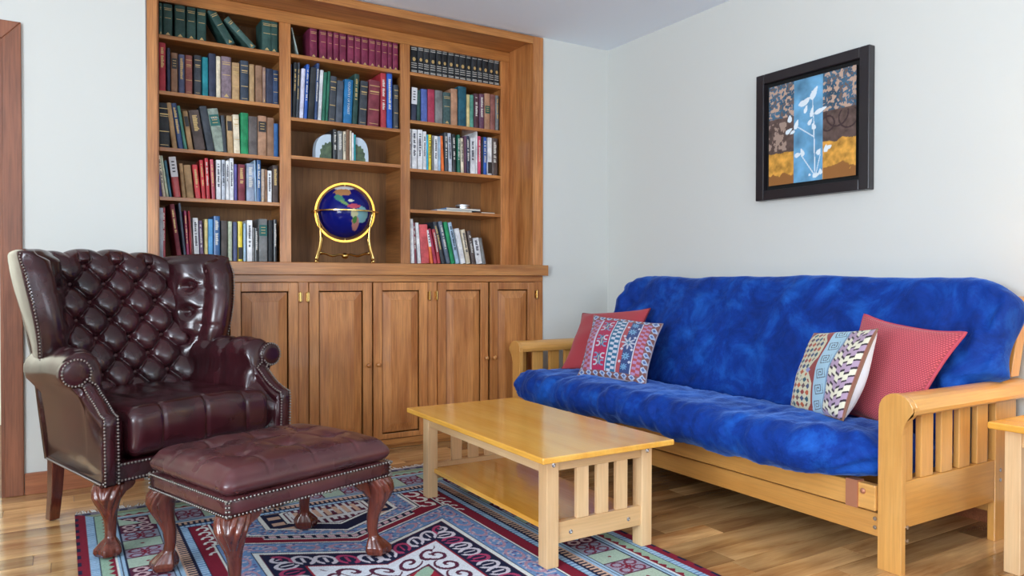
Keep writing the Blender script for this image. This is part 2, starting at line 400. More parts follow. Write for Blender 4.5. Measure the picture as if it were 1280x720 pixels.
# ================================================================ books
BOOKS={
 'A0':(2.232,[
   (0.443,0.017,0.167,0.0,'dark green','h'),
   (0.463,0.045,0.169,-0.001,'dark green','h'),
   (0.519,0.052,0.174,-0.003,'dark green','h'),
   (0.576,0.046,0.175,-0.001,'dark green','h'),
   (0.627,0.047,0.176,-0.001,'dark green','h'),
   (0.783,0.052,0.172,-0.107,'dark green','h'),
   (0.907,0.048,0.142,-0.146,'worn green','h'),
   (0.963,0.053,0.179,0.001,'dark green','h'),
   (1.022,0.045,0.183,0.0,'dark green','h'),
 ]),
 'A1':(1.942,[
   (0.442,0.033,0.254,0.001,'red','T'),
   (0.48,0.017,0.232,0.001,'navy',''),
   (0.499,0.033,0.209,0.001,'brown','l'),
   (0.535,0.031,0.206,0.001,'slate blue','t'),
   (0.568,0.036,0.208,0.0,'rust red','b'),
   (0.611,0.037,0.214,0.0,'charcoal','b'),
   (0.652,0.031,0.211,0.0,'bright teal',''),
   (0.685,0.037,0.236,0.001,'navy',''),
   (0.723,0.023,0.226,0.001,'cream',''),
   (0.748,0.053,0.229,0.001,'mottled purple','h'),
   (0.804,0.04,0.205,0.001,'tan','b'),
   (0.847,0.044,0.222,0.001,'dark slate','b'),
   (0.895,0.028,0.209,0.001,'tan',''),
   (0.927,0.038,0.207,0.0,'brown',''),
   (0.966,0.017,0.202,0.0,'patterned brown','h'),
   (0.984,0.04,0.198,0.001,'navy',''),
   (1.026,0.031,0.194,0.001,'dark blue','b'),
 ]),
 'A2':(1.65,[
   (0.433,0.054,0.233,0.001,'black','b'),
   (0.504,0.025,0.236,-0.029,'tan',''),
   (0.533,0.027,0.237,-0.035,'navy and white','t'),
   (0.562,0.016,0.227,-0.035,'sea green',''),
   (0.581,0.026,0.201,-0.028,'tan','l'),
   (0.614,0.055,0.209,-0.034,'dark brown','T'),
   (0.676,0.039,0.236,-0.041,'charcoal',''),
   (0.718,0.055,0.228,-0.043,'marbled grey green','g'),
   (0.758,0.02,0.201,-0.014,'charcoal',''),
   (0.78,0.031,0.203,-0.007,'tan','l'),
   (0.813,0.033,0.213,-0.007,'cream','b'),
   (0.848,0.041,0.228,-0.001,'emerald green',''),
   (0.89,0.048,0.214,0.003,'grey brown',''),
   (0.94,0.047,0.223,0.003,'light brown','l'),
   (0.989,0.04,0.218,0.001,'brown',''),
   (1.031,0.027,0.188,0.0,'blue',''),
 ]),
 'A3':(1.394,[
   (0.439,0.016,0.153,-0.014,'purple and blue',''),
   (0.457,0.015,0.214,-0.025,'cream','t'),
   (0.474,0.013,0.213,-0.029,'pale green',''),
   (0.489,0.013,0.189,-0.025,'blue green',''),
   (0.51,0.036,0.211,-0.026,'red and white','w'),
   (0.551,0.019,0.18,-0.016,'tan',''),
   (0.573,0.037,0.174,-0.017,'tan',''),
   (0.617,0.028,0.179,-0.018,'bright red','t'),
   (0.649,0.02,0.207,-0.014,'bright red','t'),
   (0.672,0.018,0.219,-0.01,'bright red','t'),
   (0.699,0.018,0.215,-0.01,'rose red','t'),
   (0.721,0.023,0.215,-0.001,'white','t'),
   (0.748,0.02,0.217,-0.001,'pale grey','t'),
   (0.771,0.017,0.215,-0.001,'white','T'),
   (0.79,0.02,0.23,-0.001,'white','t'),
   (0.813,0.016,0.199,0.0,'purple',''),
   (0.833,0.038,0.2,0.001,'maroon','T'),
   (0.878,0.045,0.209,0.0,'grey blue','t'),
   (0.924,0.008,0.229,-0.006,'pale blue',''),
   (0.933,0.023,0.232,0.0,'blue','t'),
   (0.957,0.018,0.183,-0.001,'patchwork cream','h'),
   (0.977,0.013,0.182,0.0,'brown',''),
   (0.992,0.022,0.178,0.001,'white','t'),
   (1.019,0.034,0.21,-0.002,'dark brown','T'),
 ]),
 'A4':(1.063,[
   (0.428,0.021,0.273,0.002,'pale grey',''),
   (0.454,0.016,0.275,-0.001,'red','t'),
   (0.526,0.024,0.294,-0.037,'maroon','T'),
   (0.56,0.012,0.302,-0.029,'blue grey',''),
   (0.573,0.014,0.263,-0.016,'magenta','t'),
   (0.588,0.009,0.263,-0.009,'red',''),
   (0.599,0.009,0.231,-0.015,'pink brown',''),
   (0.609,0.026,0.227,-0.008,'white','t'),
   (0.638,0.019,0.214,-0.008,'purple and white','t'),
   (0.66,0.017,0.223,-0.001,'cream yellow',''),
   (0.679,0.025,0.224,-0.001,'sky blue',''),
   (0.706,0.034,0.242,0.001,'blue','t'),
   (0.745,0.033,0.219,0.001,'taupe',''),
   (0.781,0.021,0.216,0.001,'pale green',''),
   (0.807,0.021,0.214,0.0,'slate blue',''),
   (0.832,0.024,0.218,0.001,'yellow','y'),
   (0.861,0.014,0.209,0.0,'pale blue',''),
   (0.88,0.028,0.227,0.0,'white','t'),
   (0.909,0.01,0.187,0.0,'grey',''),
   (0.921,0.02,0.185,0.001,'black','t'),
   (0.943,0.048,0.237,0.001,'grey','g'),
   (0.996,0.025,0.232,0.001,'black',''),
   (1.023,0.019,0.236,0.001,'black','t'),
 ]),
 'B0':(2.238,[
   (1.159,0.009,0.152,-0.037,'pale grey green',''),
   (1.231,0.044,0.174,0.0,'burgundy','h'),
   (1.288,0.042,0.179,0.001,'burgundy','h'),
   (1.334,0.032,0.177,0.001,'burgundy','h'),
   (1.369,0.034,0.175,0.0,'burgundy','h'),
   (1.407,0.041,0.174,0.001,'burgundy','h'),
   (1.455,0.04,0.176,0.0,'burgundy','h'),
   (1.498,0.038,0.176,0.0,'burgundy','h'),
   (1.54,0.043,0.176,0.0,'burgundy','h'),
   (1.586,0.041,0.175,0.001,'burgundy','h'),
   (1.629,0.036,0.176,0.0,'burgundy','h'),
   (1.667,0.038,0.175,0.001,'burgundy','h'),
   (1.707,0.029,0.175,0.0,'burgundy','h'),
   (1.74,0.037,0.174,0.0,'burgundy','h'),
 ]),
 'B1':(1.881,[
   (1.12,0.008,0.301,0.001,'dark blue',''),
   (1.129,0.021,0.316,0.01,'black','T'),
   (1.151,0.014,0.317,0.01,'charcoal','t'),
   (1.169,0.023,0.287,0.014,'pale lilac',''),
   (1.195,0.019,0.315,0.015,'royal blue','t'),
   (1.217,0.037,0.303,0.02,'black',''),
   (1.256,0.018,0.331,0.014,'navy and white','t'),
   (1.276,0.019,0.296,0.016,'white',''),
   (1.298,0.02,0.286,0.015,'green',''),
   (1.32,0.015,0.293,0.017,'green',''),
   (1.338,0.041,0.269,0.013,'charcoal','b'),
   (1.382,0.04,0.249,0.011,'slate grey',''),
   (1.427,0.053,0.262,0.011,'bright blue','c'),
   (1.483,0.031,0.302,0.015,'dark green','T'),
   (1.522,0.047,0.266,0.014,'charcoal','b'),
   (1.578,0.07,0.279,0.01,'maroon','b'),
   (1.661,0.036,0.332,0.002,'red','t'),
   (1.701,0.037,0.335,0.001,'royal blue','t'),
   (1.743,0.033,0.271,0.0,'charcoal','b'),
 ]),
 'B2':(1.665,[
   (1.366,0.025,0.177,-0.004,'black','t'),
   (1.393,0.032,0.17,-0.002,'grey','t'),
   (1.428,0.018,0.171,-0.001,'cream','t'),
   (1.447,0.018,0.182,0.0,'brown',''),
   (1.467,0.012,0.178,0.001,'cream',''),
   (1.48,0.011,0.167,0.001,'white',''),
   (1.492,0.012,0.158,0.0,'teal',''),
 ]),
 'C0':(2.24,[
   (1.857,0.045,0.171,0.0,'black','v'),
   (1.904,0.039,0.173,0.0,'black','v'),
   (1.945,0.04,0.173,0.0,'black','v'),
   (1.987,0.042,0.175,0.0,'black','v'),
   (2.032,0.038,0.176,0.0,'black','v'),
   (2.072,0.037,0.177,0.0,'black','v'),
   (2.113,0.043,0.178,-0.001,'black','v'),
   (2.159,0.035,0.179,0.0,'black','v'),
   (2.197,0.044,0.179,0.0,'black','v'),
   (2.244,0.037,0.179,0.0,'black','v'),
   (2.284,0.039,0.179,0.0,'black','v'),
   (2.326,0.035,0.18,-0.001,'black','v'),
   (2.364,0.042,0.179,0.0,'black','v'),
   (2.409,0.039,0.177,0.0,'black','v'),
   (2.45,0.039,0.175,0.0,'black','v'),
 ]),
 'C1':(1.946,[
   (1.856,0.039,0.207,0.005,'navy','w'),
   (1.9,0.026,0.196,0.0,'dark green',''),
   (1.929,0.043,0.207,0.0,'cornflower blue',''),
   (1.974,0.047,0.211,0.002,'crimson',''),
   (2.024,0.053,0.211,0.003,'grey',''),
   (2.079,0.054,0.206,-0.002,'green plaid','h'),
   (2.135,0.047,0.236,0.002,'light brown',''),
   (2.189,0.058,0.258,0.0,'deep teal',''),
   (2.249,0.022,0.213,0.002,'straw yellow',''),
   (2.272,0.028,0.213,-0.001,'sea green',''),
   (2.304,0.034,0.226,-0.004,'dark maroon','t'),
   (2.341,0.036,0.229,-0.001,'plum','t'),
   (2.38,0.041,0.237,-0.001,'light brown','L'),
   (2.423,0.04,0.236,-0.002,'rust brown',''),
   (2.465,0.024,0.234,-0.003,'grey','t'),
 ]),
 'C2':(1.648,[
   (1.844,0.018,0.247,0.0,'white','t'),
   (1.865,0.034,0.246,0.0,'white','t'),
   (1.904,0.032,0.248,0.0,'white','t'),
   (1.939,0.022,0.24,0.0,'white','t'),
   (1.963,0.012,0.222,0.0,'cyan',''),
   (1.977,0.021,0.225,0.0,'yellow','t'),
   (2.001,0.014,0.222,0.0,'grey',''),
   (2.016,0.025,0.22,-0.003,'white','t'),
   (2.044,0.019,0.22,-0.003,'pale blue',''),
   (2.068,0.02,0.224,-0.011,'orange',''),
   (2.091,0.025,0.248,-0.006,'charcoal','t'),
   (2.119,0.026,0.247,-0.009,'pale grey','t'),
   (2.148,0.025,0.244,-0.007,'black','t'),
   (2.179,0.021,0.243,-0.004,'green','t'),
   (2.207,0.022,0.225,-0.005,'cream','t'),
   (2.231,0.016,0.242,-0.003,'plum',''),
   (2.25,0.023,0.243,-0.006,'navy','t'),
   (2.276,0.036,0.235,-0.003,'white','t'),
   (2.314,0.011,0.286,-0.002,'white',''),
   (2.329,0.023,0.249,-0.004,'pink','t'),
   (2.355,0.015,0.246,0.0,'black',''),
   (2.372,0.026,0.249,0.0,'royal blue','t'),
   (2.402,0.03,0.248,0.0,'white','y'),
   (2.435,0.046,0.248,0.0,'dark brown','t'),
 ]),
 'C4':(1.063,[
   (1.838,0.015,0.274,0.0,'blue grey',''),
   (1.856,0.024,0.275,-0.01,'white',''),
   (1.883,0.016,0.255,-0.012,'maroon','t'),
   (1.905,0.02,0.253,-0.018,'white',''),
   (1.928,0.058,0.243,-0.015,'coral red',''),
   (1.992,0.02,0.21,-0.029,'orange','w'),
   (2.016,0.022,0.217,-0.046,'crimson',''),
   (2.041,0.022,0.216,-0.04,'red','t'),
   (2.069,0.028,0.261,-0.062,'charcoal','t'),
   (2.104,0.028,0.265,-0.06,'blue grey','t'),
   (2.138,0.027,0.263,-0.058,'emerald green',''),
   (2.172,0.028,0.262,-0.059,'pale blue','t'),
   (2.209,0.032,0.224,-0.049,'white',''),
   (2.247,0.03,0.219,-0.042,'cream','t'),
   (2.285,0.029,0.213,-0.036,'dark brown','t'),
   (2.322,0.042,0.168,-0.029,'white','t'),
   (2.369,0.023,0.169,-0.033,'grey',''),
 ]),
}

CW = {'dark green': (30, 72, 66), 'worn green': (62, 96, 90), 'red': (176, 44, 58), 'navy': (34, 44, 72), 'brown': (140, 104, 78), 'slate blue': (82, 92, 130), 'rust red': (146, 82, 74),
 'charcoal': (52, 60, 70), 'bright teal': (0, 138, 152), 'cream': (224, 212, 186), 'mottled purple': (128, 110, 120), 'tan': (182, 148, 104), 'dark slate': (48, 62, 80), 'patterned brown': (150, 120, 106),
 'dark blue': (30, 58, 96), 'black': (26, 32, 38), 'navy and white': (40, 70, 120), 'sea green': (80, 148, 132), 'dark brown': (80, 66, 62), 'marbled grey green': (138, 152, 140), 'emerald green': (0, 140, 86),
 'grey brown': (98, 90, 88), 'light brown': (178, 134, 104), 'blue': (34, 92, 150), 'purple and blue': (74, 56, 130), 'pale green': (196, 208, 180), 'blue green': (70, 128, 150), 'red and white': (178, 58, 60),
 'bright red': (206, 40, 50), 'rose red': (190, 70, 88), 'white': (226, 228, 234), 'pale grey': (186, 194, 206), 'purple': (96, 90, 160), 'maroon': (122, 40, 56), 'grey blue': (150, 164, 188), 'pale blue': (160, 190, 214),
 'patchwork cream': (196, 176, 160), 'blue grey': (90, 104, 124), 'magenta': (160, 38, 92), 'pink brown': (140, 100, 98), 'purple and white': (100, 74, 110), 'cream yellow': (222, 206, 140), 'sky blue': (90, 164, 220),
 'taupe': (74, 66, 62), 'slate': (96, 110, 130), 'yellow': (236, 206, 40), 'grey': (120, 122, 122), 'pale grey green': (150, 166, 160), 'burgundy': (122, 26, 66), 'pale lilac': (206, 206, 226), 'royal blue': (24, 86, 180),
 'green': (30, 110, 86), 'slate grey': (74, 84, 98), 'bright blue': (0, 112, 170), 'cornflower blue': (76, 98, 168), 'crimson': (166, 44, 76), 'green plaid': (54, 84, 84), 'deep teal': (0, 84, 104), 'straw yellow': (208, 190, 132),
 'dark maroon': (84, 48, 62), 'plum': (104, 66, 92), 'rust brown': (136, 84, 78), 'cyan': (40, 176, 216), 'orange': (236, 112, 40), 'pink': (216, 70, 106), 'teal': (0, 150, 160), 'coral red': (206, 84, 88)}
_bm = {}
def bmat(c, rough=.5):
    k = (c, rough)
    if k not in _bm:
        m, nt, b = newmat('book_cloth_'+c.replace(' ', '_')); b.inputs['Roughness'].default_value = rough
        base = srgb(*CW[c]); v, _ = coords(nt, (1, 1, 1), True)
        dk = tuple(x*.72 for x in base[:3])+(1,); amt = noise_n(nt, v, 40 if 'plaid' in c or 'mottled' in c or 'marbled' in c or 'patchwork' in c else 14, 4, .65)
        lt = tuple(min(1, x*1.25+.02) for x in base[:3])+(1,)
        nt.links.new(ramp(nt, amt, [(.35, dk), (.65, lt)]), b.inputs['Base Color']); _bm[k] = m
    return _bm[k]
M['gold_foil'] = plain('gold_lettering', srgb(206, 176, 116), .4, .3)
M['pale_ink'] = plain('pale_lettering', srgb(222, 220, 212), .6)
M['dark_ink'] = plain('dark_lettering', srgb(40, 40, 60), .6)
LBL = {'l': (44, 42, 44), 'L': (30, 92, 80), 'g': (20, 96, 92), 'w': (224, 226, 230), 'y': (240, 190, 60), 'c': (0, 112, 170)}
for k, c in LBL.items(): M['lab_'+k] = plain('title_patch_'+k, srgb(*c), .5)
FONT = None
def text_mesh(s, size):
    c = bpy.data.curves.new('t', 'FONT'); c.body = s; c.size = size; c.align_x = 'CENTER'; c.align_y = 'CENTER'; c.resolution_u = 2
    o = bpy.data.objects.new('t', c); COL.objects.link(o)
    me = bpy.data.meshes.new_from_object(o.evaluated_get(bpy.context.evaluated_depsgraph_get()))
    v = [tuple(p.co) for p in me.vertices]; f = [tuple(q.vertices) for q in me.polygons]
    bpy.data.objects.remove(o); bpy.data.curves.remove(c); bpy.data.meshes.remove(me)
    return v, f
ROWN = {'A0': 'top shelf by the doorway', 'A1': 'second shelf down, bay above the armchair', 'A2': 'third shelf down, bay above the armchair', 'A3': 'fourth shelf down, bay above the armchair', 'A4': 'ledge row just behind the armchair',
 'B0': 'top shelf of the middle bay', 'B1': 'second shelf of the middle bay', 'B2': 'shelf between the geode halves', 'C0': 'top shelf of the bay nearest the corner', 'C1': 'second shelf, bay nearest the corner', 'C2': 'third shelf, bay nearest the corner', 'C4': 'ledge row below the flat magazines'}
GRP = {'A0': 'green volumes on the top shelf', 'B0': 'burgundy set on the top shelf of the middle bay', 'C0': 'black encyclopedia set on the top shelf'}
rb = random.Random(11)
WORDS = {('B1', 11): 'Tender Cooking', ('B1', 12): 'COUNTRY OF FOREST', ('A2', 7): 'TALES'}
def spine_marks(style, w, h, rng, key):
    """lettering, bands and labels on the spine, in book-local coordinates (x across, z up, at y = -.0012)"""
    out = []; y = -.0016; cx = w/2
    q = lambda a, b_, c, d: box(a, b_, y, y+.0012, c, d)
    ink = 'gold_foil' if style in 'TbhvL' else ('pale_ink' if rng.random() < .7 else 'gold_foil')
    if key in WORDS:
        v, f = text_mesh(WORDS[key], .019 if key[0] != 'A2' else .014)
        if key[0] == 'A2': v = [(cx+p[0], y-.0014, h*.78+p[1]) for p in v]
        else: v = [(cx-p[1], y, h*.55+p[0]) for p in v] if 0 else [(cx+p[1], y, h*.58-p[0]) for p in v]
        out.append(('lettering', (v, f), 'pale_ink'))
    if style == 'b': out.append(('gilt_band', comb(q(.003, w-.003, h*.87, h*.885), q(.006, w-.006, h*.74, h*.765), q(.006, w-.006, h*.70, h*.71), q(.003, w-.003, h*.36, h*.375), q(.007, w-.007, h*.06, h*.07)), 'gold_foil'))
    elif style == 'v':
        out.append(('gilt_band', comb(*[q(.003, w-.003, h*t, h*t+.0028) for t in (.06, .10, .22, .30, .37, .86, .92)]), 'pale_ink'))
        n = 12; r = w*.24
        out.append(('crest', ([(cx+r*math.cos(2*PI*i/n), y, h*.52+r*1.2*math.sin(2*PI*i/n)) for i in range(n)], [tuple(range(n))]), 'gold_foil'))
    elif style == 'h':
        out.append(('gilt_band', comb(q(.004, w-.004, h*.86, h*.875), q(.006, w-.006, h*.81, h*.83), q(.007, w-.007, h*.56, h*.575), ([(cx-w*.25, y, h*.05), (cx+w*.25, y, h*.05), (cx, y, h*.13)], [(0, 1, 2)])), 'gold_foil'))
    elif style in ('l', 'L', 'g', 'c'):
        if style == 'c': pass
        else:
            a, b_ = (.60, .86) if style != 'L' else (.45, .66)
            out.append(('title_label', box(.003, w-.003, y, y+.001, h*a, h*b_), 'lab_'+('l' if style == 'l' else style)))
            out.append(('lettering', comb(*[box(w*.25, w*.75, y-.0008, y, h*(a+(b_-a)*t), h*(a+(b_-a)*t)+.003) for t in (.25, .5, .75)]), 'gold_foil'))
    elif style == 'w': out.append(('title_label', q(.0005, w-.0005, h*.5, h*.995), 'lab_w')); out.append(('lettering', comb(*[box(w*.3, w*.7, y-.0008, y, h*t, h*t+.006) for t in (.62, .7, .78, .86)]), 'dark_ink'))
    elif style == 'y': out.append(('title_label', q(.0005, w-.0005, h*.05, h*.35), 'lab_y' if h < .2 else 'lab_l')); 
    if style in 'tT' and style:
        # vertical title in small letters
        light = key[2] if len(key) > 2 else 0
        z = h*.9; n = 0; L = []
        while z > h*(.35 if style == 't' else .5):
            s = rng.uniform(.004, .007)
            if rng.random() < .85: L.append(q(w*.28, w*.28+w*rng.uniform(.3, .46), z-s, z))
            z -= s+.002
        out.append(('lettering', comb(*L), ink))
    return out
LIGHT = {'white', 'cream', 'pale grey', 'pale green', 'pale blue', 'pale lilac', 'yellow', 'cream yellow', 'straw yellow', 'pale grey green', 'tan'}
for rk, (zs, L) in BOOKS.items():
    lim = {'A': (.4385, 1.0515), 'B': (1.1145, 1.7775), 'C': (1.8405, 2.4875)}[rk[0]]
    for i, (x0, wd, h, ln, c, st) in enumerate(L):
        ang = math.atan2(ln, math.sqrt(max(.001, h*h))) if abs(ln) > .004 else 0
        wd = wd*math.cos(ang) if abs(ang) > .3 else wd
        wd = max(wd-.0012, .006)
        hh = h/math.cos(ang) if ang else h
        if abs(ang) > .3: hh = (h-wd*abs(math.sin(ang))*0)/math.cos(ang)*.98
        depth = min(.25, max(.15, hh*.72))+rb.uniform(-.01, .01)
        y0 = YI+.0225+rb.uniform(0, .006)
        pos = ORD[i+1]; last = i == len(L)-1
        place = ('last' if last else pos)+' from the left' if not last else 'last on the right'
        lean = 'leaning ' if abs(ang) > .1 else ''
        if rk == 'A0': sub = 'clothbound volume with gilt bands'
        elif rk == 'B0': sub = 'clothbound volume' if c == 'burgundy' else 'thin pamphlet'
        elif rk == 'C0': sub = 'encyclopedia volume'
        elif wd < .02: sub = 'thin book'
        elif wd > .045: sub = 'thick book'
        else: sub = 'book'
        lab = f'{lean}{c} {sub}, {place}, {ROWN[rk]}'
        if rk == 'A0' and lean: lab = f'leaning {c} clothbound volume, {place}, {ROWN[rk]}'
        if len(lab.split()) > 16: lab = f'{c} {sub}, {place}, {ROWN[rk]}'
        if len(lab.split()) > 16: lab = f'{c} book, {place}, {ROWN[rk]}'
        if c == 'yellow': pass
        r = root('book', lab, 'book', (0, 0, 0), group=GRP.get(rk, 'books on the '+ROWN[rk]))
        # pivot: lower corner that touches the shelf
        piv = x0+wd if ang > 0 else x0
        r.location = (piv, y0, zs+.0005); r.rotation_euler = (0, ang, 0)
        r.location.x = min(max(r.location.x, lim[0]+(wd if ang > 0 else 0)+.0005), lim[1]-(0 if ang > 0 else wd)-.0005)
        ox = -wd if ang > 0 else 0
        rsp = min(.006, wd*.25) if c not in ('white',) else .001
        t = .0022
        # cover: two boards and a rounded spine as one wrap
        prof = [(ox, depth), (ox, rsp)]+[(ox+wd*(.5-.5*math.cos(PI*k/6)), rsp*(1-math.sin(PI*k/6))) for k in range(1, 6)]+[(ox+wd, rsp), (ox+wd, depth), (ox+wd-t, depth), (ox+wd-t, rsp+t), (ox+t, rsp+t), (ox+t, depth)]
        V = [(p[0], p[1], z) for z in (0, hh) for p in prof]; n = len(prof)
        F = [(k, (k+1) % n, n+(k+1) % n, n+k) for k in range(n)]
        for o_ in (0, n):
            m_ = 1+6  # index of (ox+wd, rsp)
            ring = [o_+k for k in range(n)]
            F.append((ring[0], ring[1], ring[11], ring[12])) if n == 13 else None
            F.append((ring[7], ring[8], ring[9], ring[10]))
            F.append((ring[1], ring[2], ring[3], ring[4], ring[5], ring[6], ring[7], ring[10], ring[11]))
        mk('cover', fixn((V, F)), bmat(c, .3 if st in ('t', 'y', 'w', 'c') else .6), r, local=True)
        mk('page_block', box(ox+t+.0002, ox+wd-t-.0002, rsp+t+.0002, depth-.003, .002, hh-.003), M['paper'], r, local=True)
        if st:
            ink = None
            for nm, (v, f), mt in spine_marks(st, wd, hh, rb, (rk, i)):
                if nm == 'lettering' and c in LIGHT and mt != 'gold_foil': mt = 'dark_ink'
                if nm == 'lettering' and c in LIGHT: mt = 'dark_ink'
                v = [(p[0]+ox, p[1]+.0006, p[2]) for p in v]
                mk(nm, (v, f), M[mt], r, local=True, **({'kind': 'stuff'} if nm in ('lettering', 'gilt_band') else {}))

# ================================================================ futon sofa
ft = root('futon_sofa', 'honey wood futon sofa with slatted arms and a blue velvet mattress', 'sofa', (2.7, 2.62, 0))
def arm(flip):
    g = (lambda y: 5.24-y) if flip else (lambda y: y)
    arc = [(1.483, 0), (1.483, .53)]+[(1.423+.06*math.cos(t), .535+.06*math.sin(t)) for t in [k*PI/10 for k in range(1, 11)]]
    arc += [(1.358, .556), (1.358, .545), (1.362, .532), (1.372, .520), (1.386, .505), (1.396, .485), (1.401, .46), (1.401, 0)]
    # outward roll of the head
    arc = [(y, z) for y, z in arc]
    post = prism([(g(y), z) for y, z in arc], 'x', 2.335, 2.3595)
    mk('arm_post', post, M['futon_z'], ft, bev=.003)
    rail = [(1.468, .528), (1.472, .545)]+[(1.418+.055*math.cos(t), .538+.055*math.sin(t)) for t in [k*PI/12 for k in range(1, 12)]]+[(1.362, .545), (1.364, .532), (1.372, .526)]
    mk('armrest', prism([(g(y), z) for y, z in rail], 'x', 2.36, 3.125), M['futon_x'], ft, bev=.002)
    B = lambda x0, x1, y0, y1, z0, z1: box(x0, x1, *sorted((g(y0), g(y1))), z0, z1)
    mk('arm_board', B(2.36, 2.94, 1.410, 1.434, .148, .302), M['futon_x'], ft, bev=.003)
    mk('arm_stile', B(2.36, 2.413, 1.410, 1.434, .3025, .5275), M['futon_z'], ft, bev=.002)
    for a, b_ in ((2.465, 2.537), (2.586, 2.657), (2.700, 2.772), (2.820, 2.893)):
        mk('slat', B(a, b_, 1.411, 1.433, .3025, .5275), M['futon_z'], ft, bev=.003)
    mk('rear_post', B(2.942, 3.09, 1.408, 1.436, 0, .5275), M['futon_z'], ft, bev=.003)
    for xx, zz in ((2.975, .262), (2.975, .225), (2.368, .155), (2.368, .11)):
        c = g(1.4075 if xx > 2.5 else 1.4005); s = -1 if not flip else 1
        v, f = lathe([(.0006, 0), (.007, 0), (.007, .002), (.0006, .002)], 10)
        mk('bolt', ([(xx+p[0], c+s*p[2], zz+p[1]) for p in v], f), M['steel'], ft)
arm(False); arm(True)
mk('front_stretcher', box(2.372, 2.394, 1.484, 3.756, .092, .172), M['futon_y'], ft, bev=.003)
for zz in (.152, .122):
    v, f = lathe([(.0006, 0), (.008, 0), (.007, .003), (.0006, .003)], 12)
    mk('bolt', ([(2.372-p[2], 1.515+p[0], zz+p[1]) for p in v], f), M['steel'], ft)
sr = mk('seat_rail', box(2.326, 2.362, 1.486, 3.754, .190, .276), M['futon_y'], ft, bev=.004)
mk('metal_bracket', comb(box(2.320, 2.326, 1.548, 1.592, .188, .282), box(2.326, 2.358, 1.548, 1.592, .276, .282)), M['copper'], sr, label='copper coloured metal bracket')
v, f = ball((0, 0, 0), .010, 12, 8, (.5, 1, 1)); mk('bolt', ([(2.324+p[0], 1.53+p[1], .250+p[2]) for p in v], f), M['copper'], ft, smooth=True)
for k in range(8):
    yy = 1.7+k*.26; mk('seat_slat', box(2.364, 2.86, yy, yy+.05, .25, .27), M['futon_x'], ft)
mk('rear_stretcher', box(2.97, 3.0, 1.437, 3.803, .10, .18), M['futon_y'], ft)
mk('seat_frame_rail', box(2.862, 2.90, 1.486, 3.754, .19, .27), M['futon_y'], ft)
for g in (lambda y: y, lambda y: 5.24-y):
    y0, y1 = (1.392, 1.422) if g(1) == 1 else (3.49, 3.52)
    P = [(3.02, .605), (3.075, .605), (3.150, .875), (3.148, .90), (3.125, .905), (3.095, .895)]
    mk('back_post', prism([(y0, 0)]*0+[(x, z) for x, z in P], 'y', y0, y1), M['futon_z'], ft, bev=.004)
mk('back_rail', box(3.105, 3.135, 1.423, 3.489, .80, .87), M['futon_y'], ft)
# mattress seat
def nz(p, s, a, seed=0): return noise.noise(Vector((p[0]*s+seed, p[1]*s, p[2]*s)))*a
def seat_warp(q):
    x, y, z = q
    fr = max(0, (2.52-x)/.35)                      # towards the front
    tn = max(0, (1.80-y)/.34); tf = max(0, (y-3.42)/.26)   # ends
    x += fr*(.17*sstep(0, 1, tn)**1.6+.03*tf)
    top = (z-.36)/.09
    tp = sstep(-.3, 1, top)
    z -= tp*(.075*sstep(2.50, 2.85, x)+.03*sstep(.3, 1, tn)+.035*sstep(.2, 1, tf))
    z += (1-tp)*fr*.012+fr*.012*math.sin(y*5.1+.6)*(1-.6*tp)
    n = nz((x, y, z), 7, .014)+nz((x, y*1.7, z), 17, .008, 9)+nz((x, y*3, z), 34, .004, 5)
    ra = math.atan2(z-.30, x-2.2); n += .007*math.sin(ra*16+y*9+nz((x, y, z), 5, 3))*sstep(.1, .8, tn+tf)
    d = Vector((-fr-.001, 0, max(-1, min(1, top*1.3)))).normalized()
    # pulled folds on the front roll
    fold = math.sin(y*34+nz((x, y, z), 4, 5)+z*20)*.0035*min(1, fr*1.5)
    v = Vector((x, y, z))+d*(n+fold)
    return v
mt = mk('mattress_seat', rbox((2.52, 2.565, .363), (.345, 1.085, .092), .088, warp=seat_warp, nseg=(34, 150, 18)), M['velvet'], ft, smooth=True, label='blue velvet futon mattress seat')
# mattress back: slab leaning on the back frame
A0, A1 = Vector((2.815, 0, .345)), Vector((3.062, 0, .975)); sd = (A1-A0); SL = sd.length; sd.normalize(); nd = Vector((-sd.z, 0, sd.x))
def back_warp(q):
    s, y, t = q     # s along the back 0..SL, t towards the room
    u = s/SL
    wid = lerp(-.055, .0, 0)  # base
    near = max(0, (1.75-y)/.36); far = max(0, (y-3.28)/.3)
    y += near*(.12*(1-sstep(.36, .44, u))-.028)+.012*near*math.sin(u*14)-far*(.03*(1-sstep(.36, .44, u))-.03)+.012*far*math.sin(u*13)
    s -= .05*sstep(.4, 1, far)*sstep(.8, 1, u)+.055*sstep(.5, 1, near)*sstep(.8, 1, u)
    s += .004*math.sin(y*6)*sstep(.8, 1, u)
    n = nz((s, y, t), 5, .022)+nz((s*1.6, y, t), 13, .009, 4)+nz((s, y, t), 30, .003, 2)
    n += (near+far)*nz((s*2, y*5, t), 6, .03, 7)
    n += .008*math.sin(y*26+u*14+nz((s, y, t), 3, 3))*(near+far)*sstep(.1, .5, u)
    t += n*(1 if t > 0 else .2)+.015*math.sin(u*PI)*(1 if t > 0 else 0)
    t = max(t, -.058)
    return A0+sd*s+nd*t+Vector((0, y, 0))
mk('mattress_back', rbox((SL/2, 2.475, .0), (SL/2, 1.085, .066), .062, warp=back_warp, nseg=(46, 140, 10)), M['velvet'], ft, smooth=True, label='blue velvet futon mattress back')

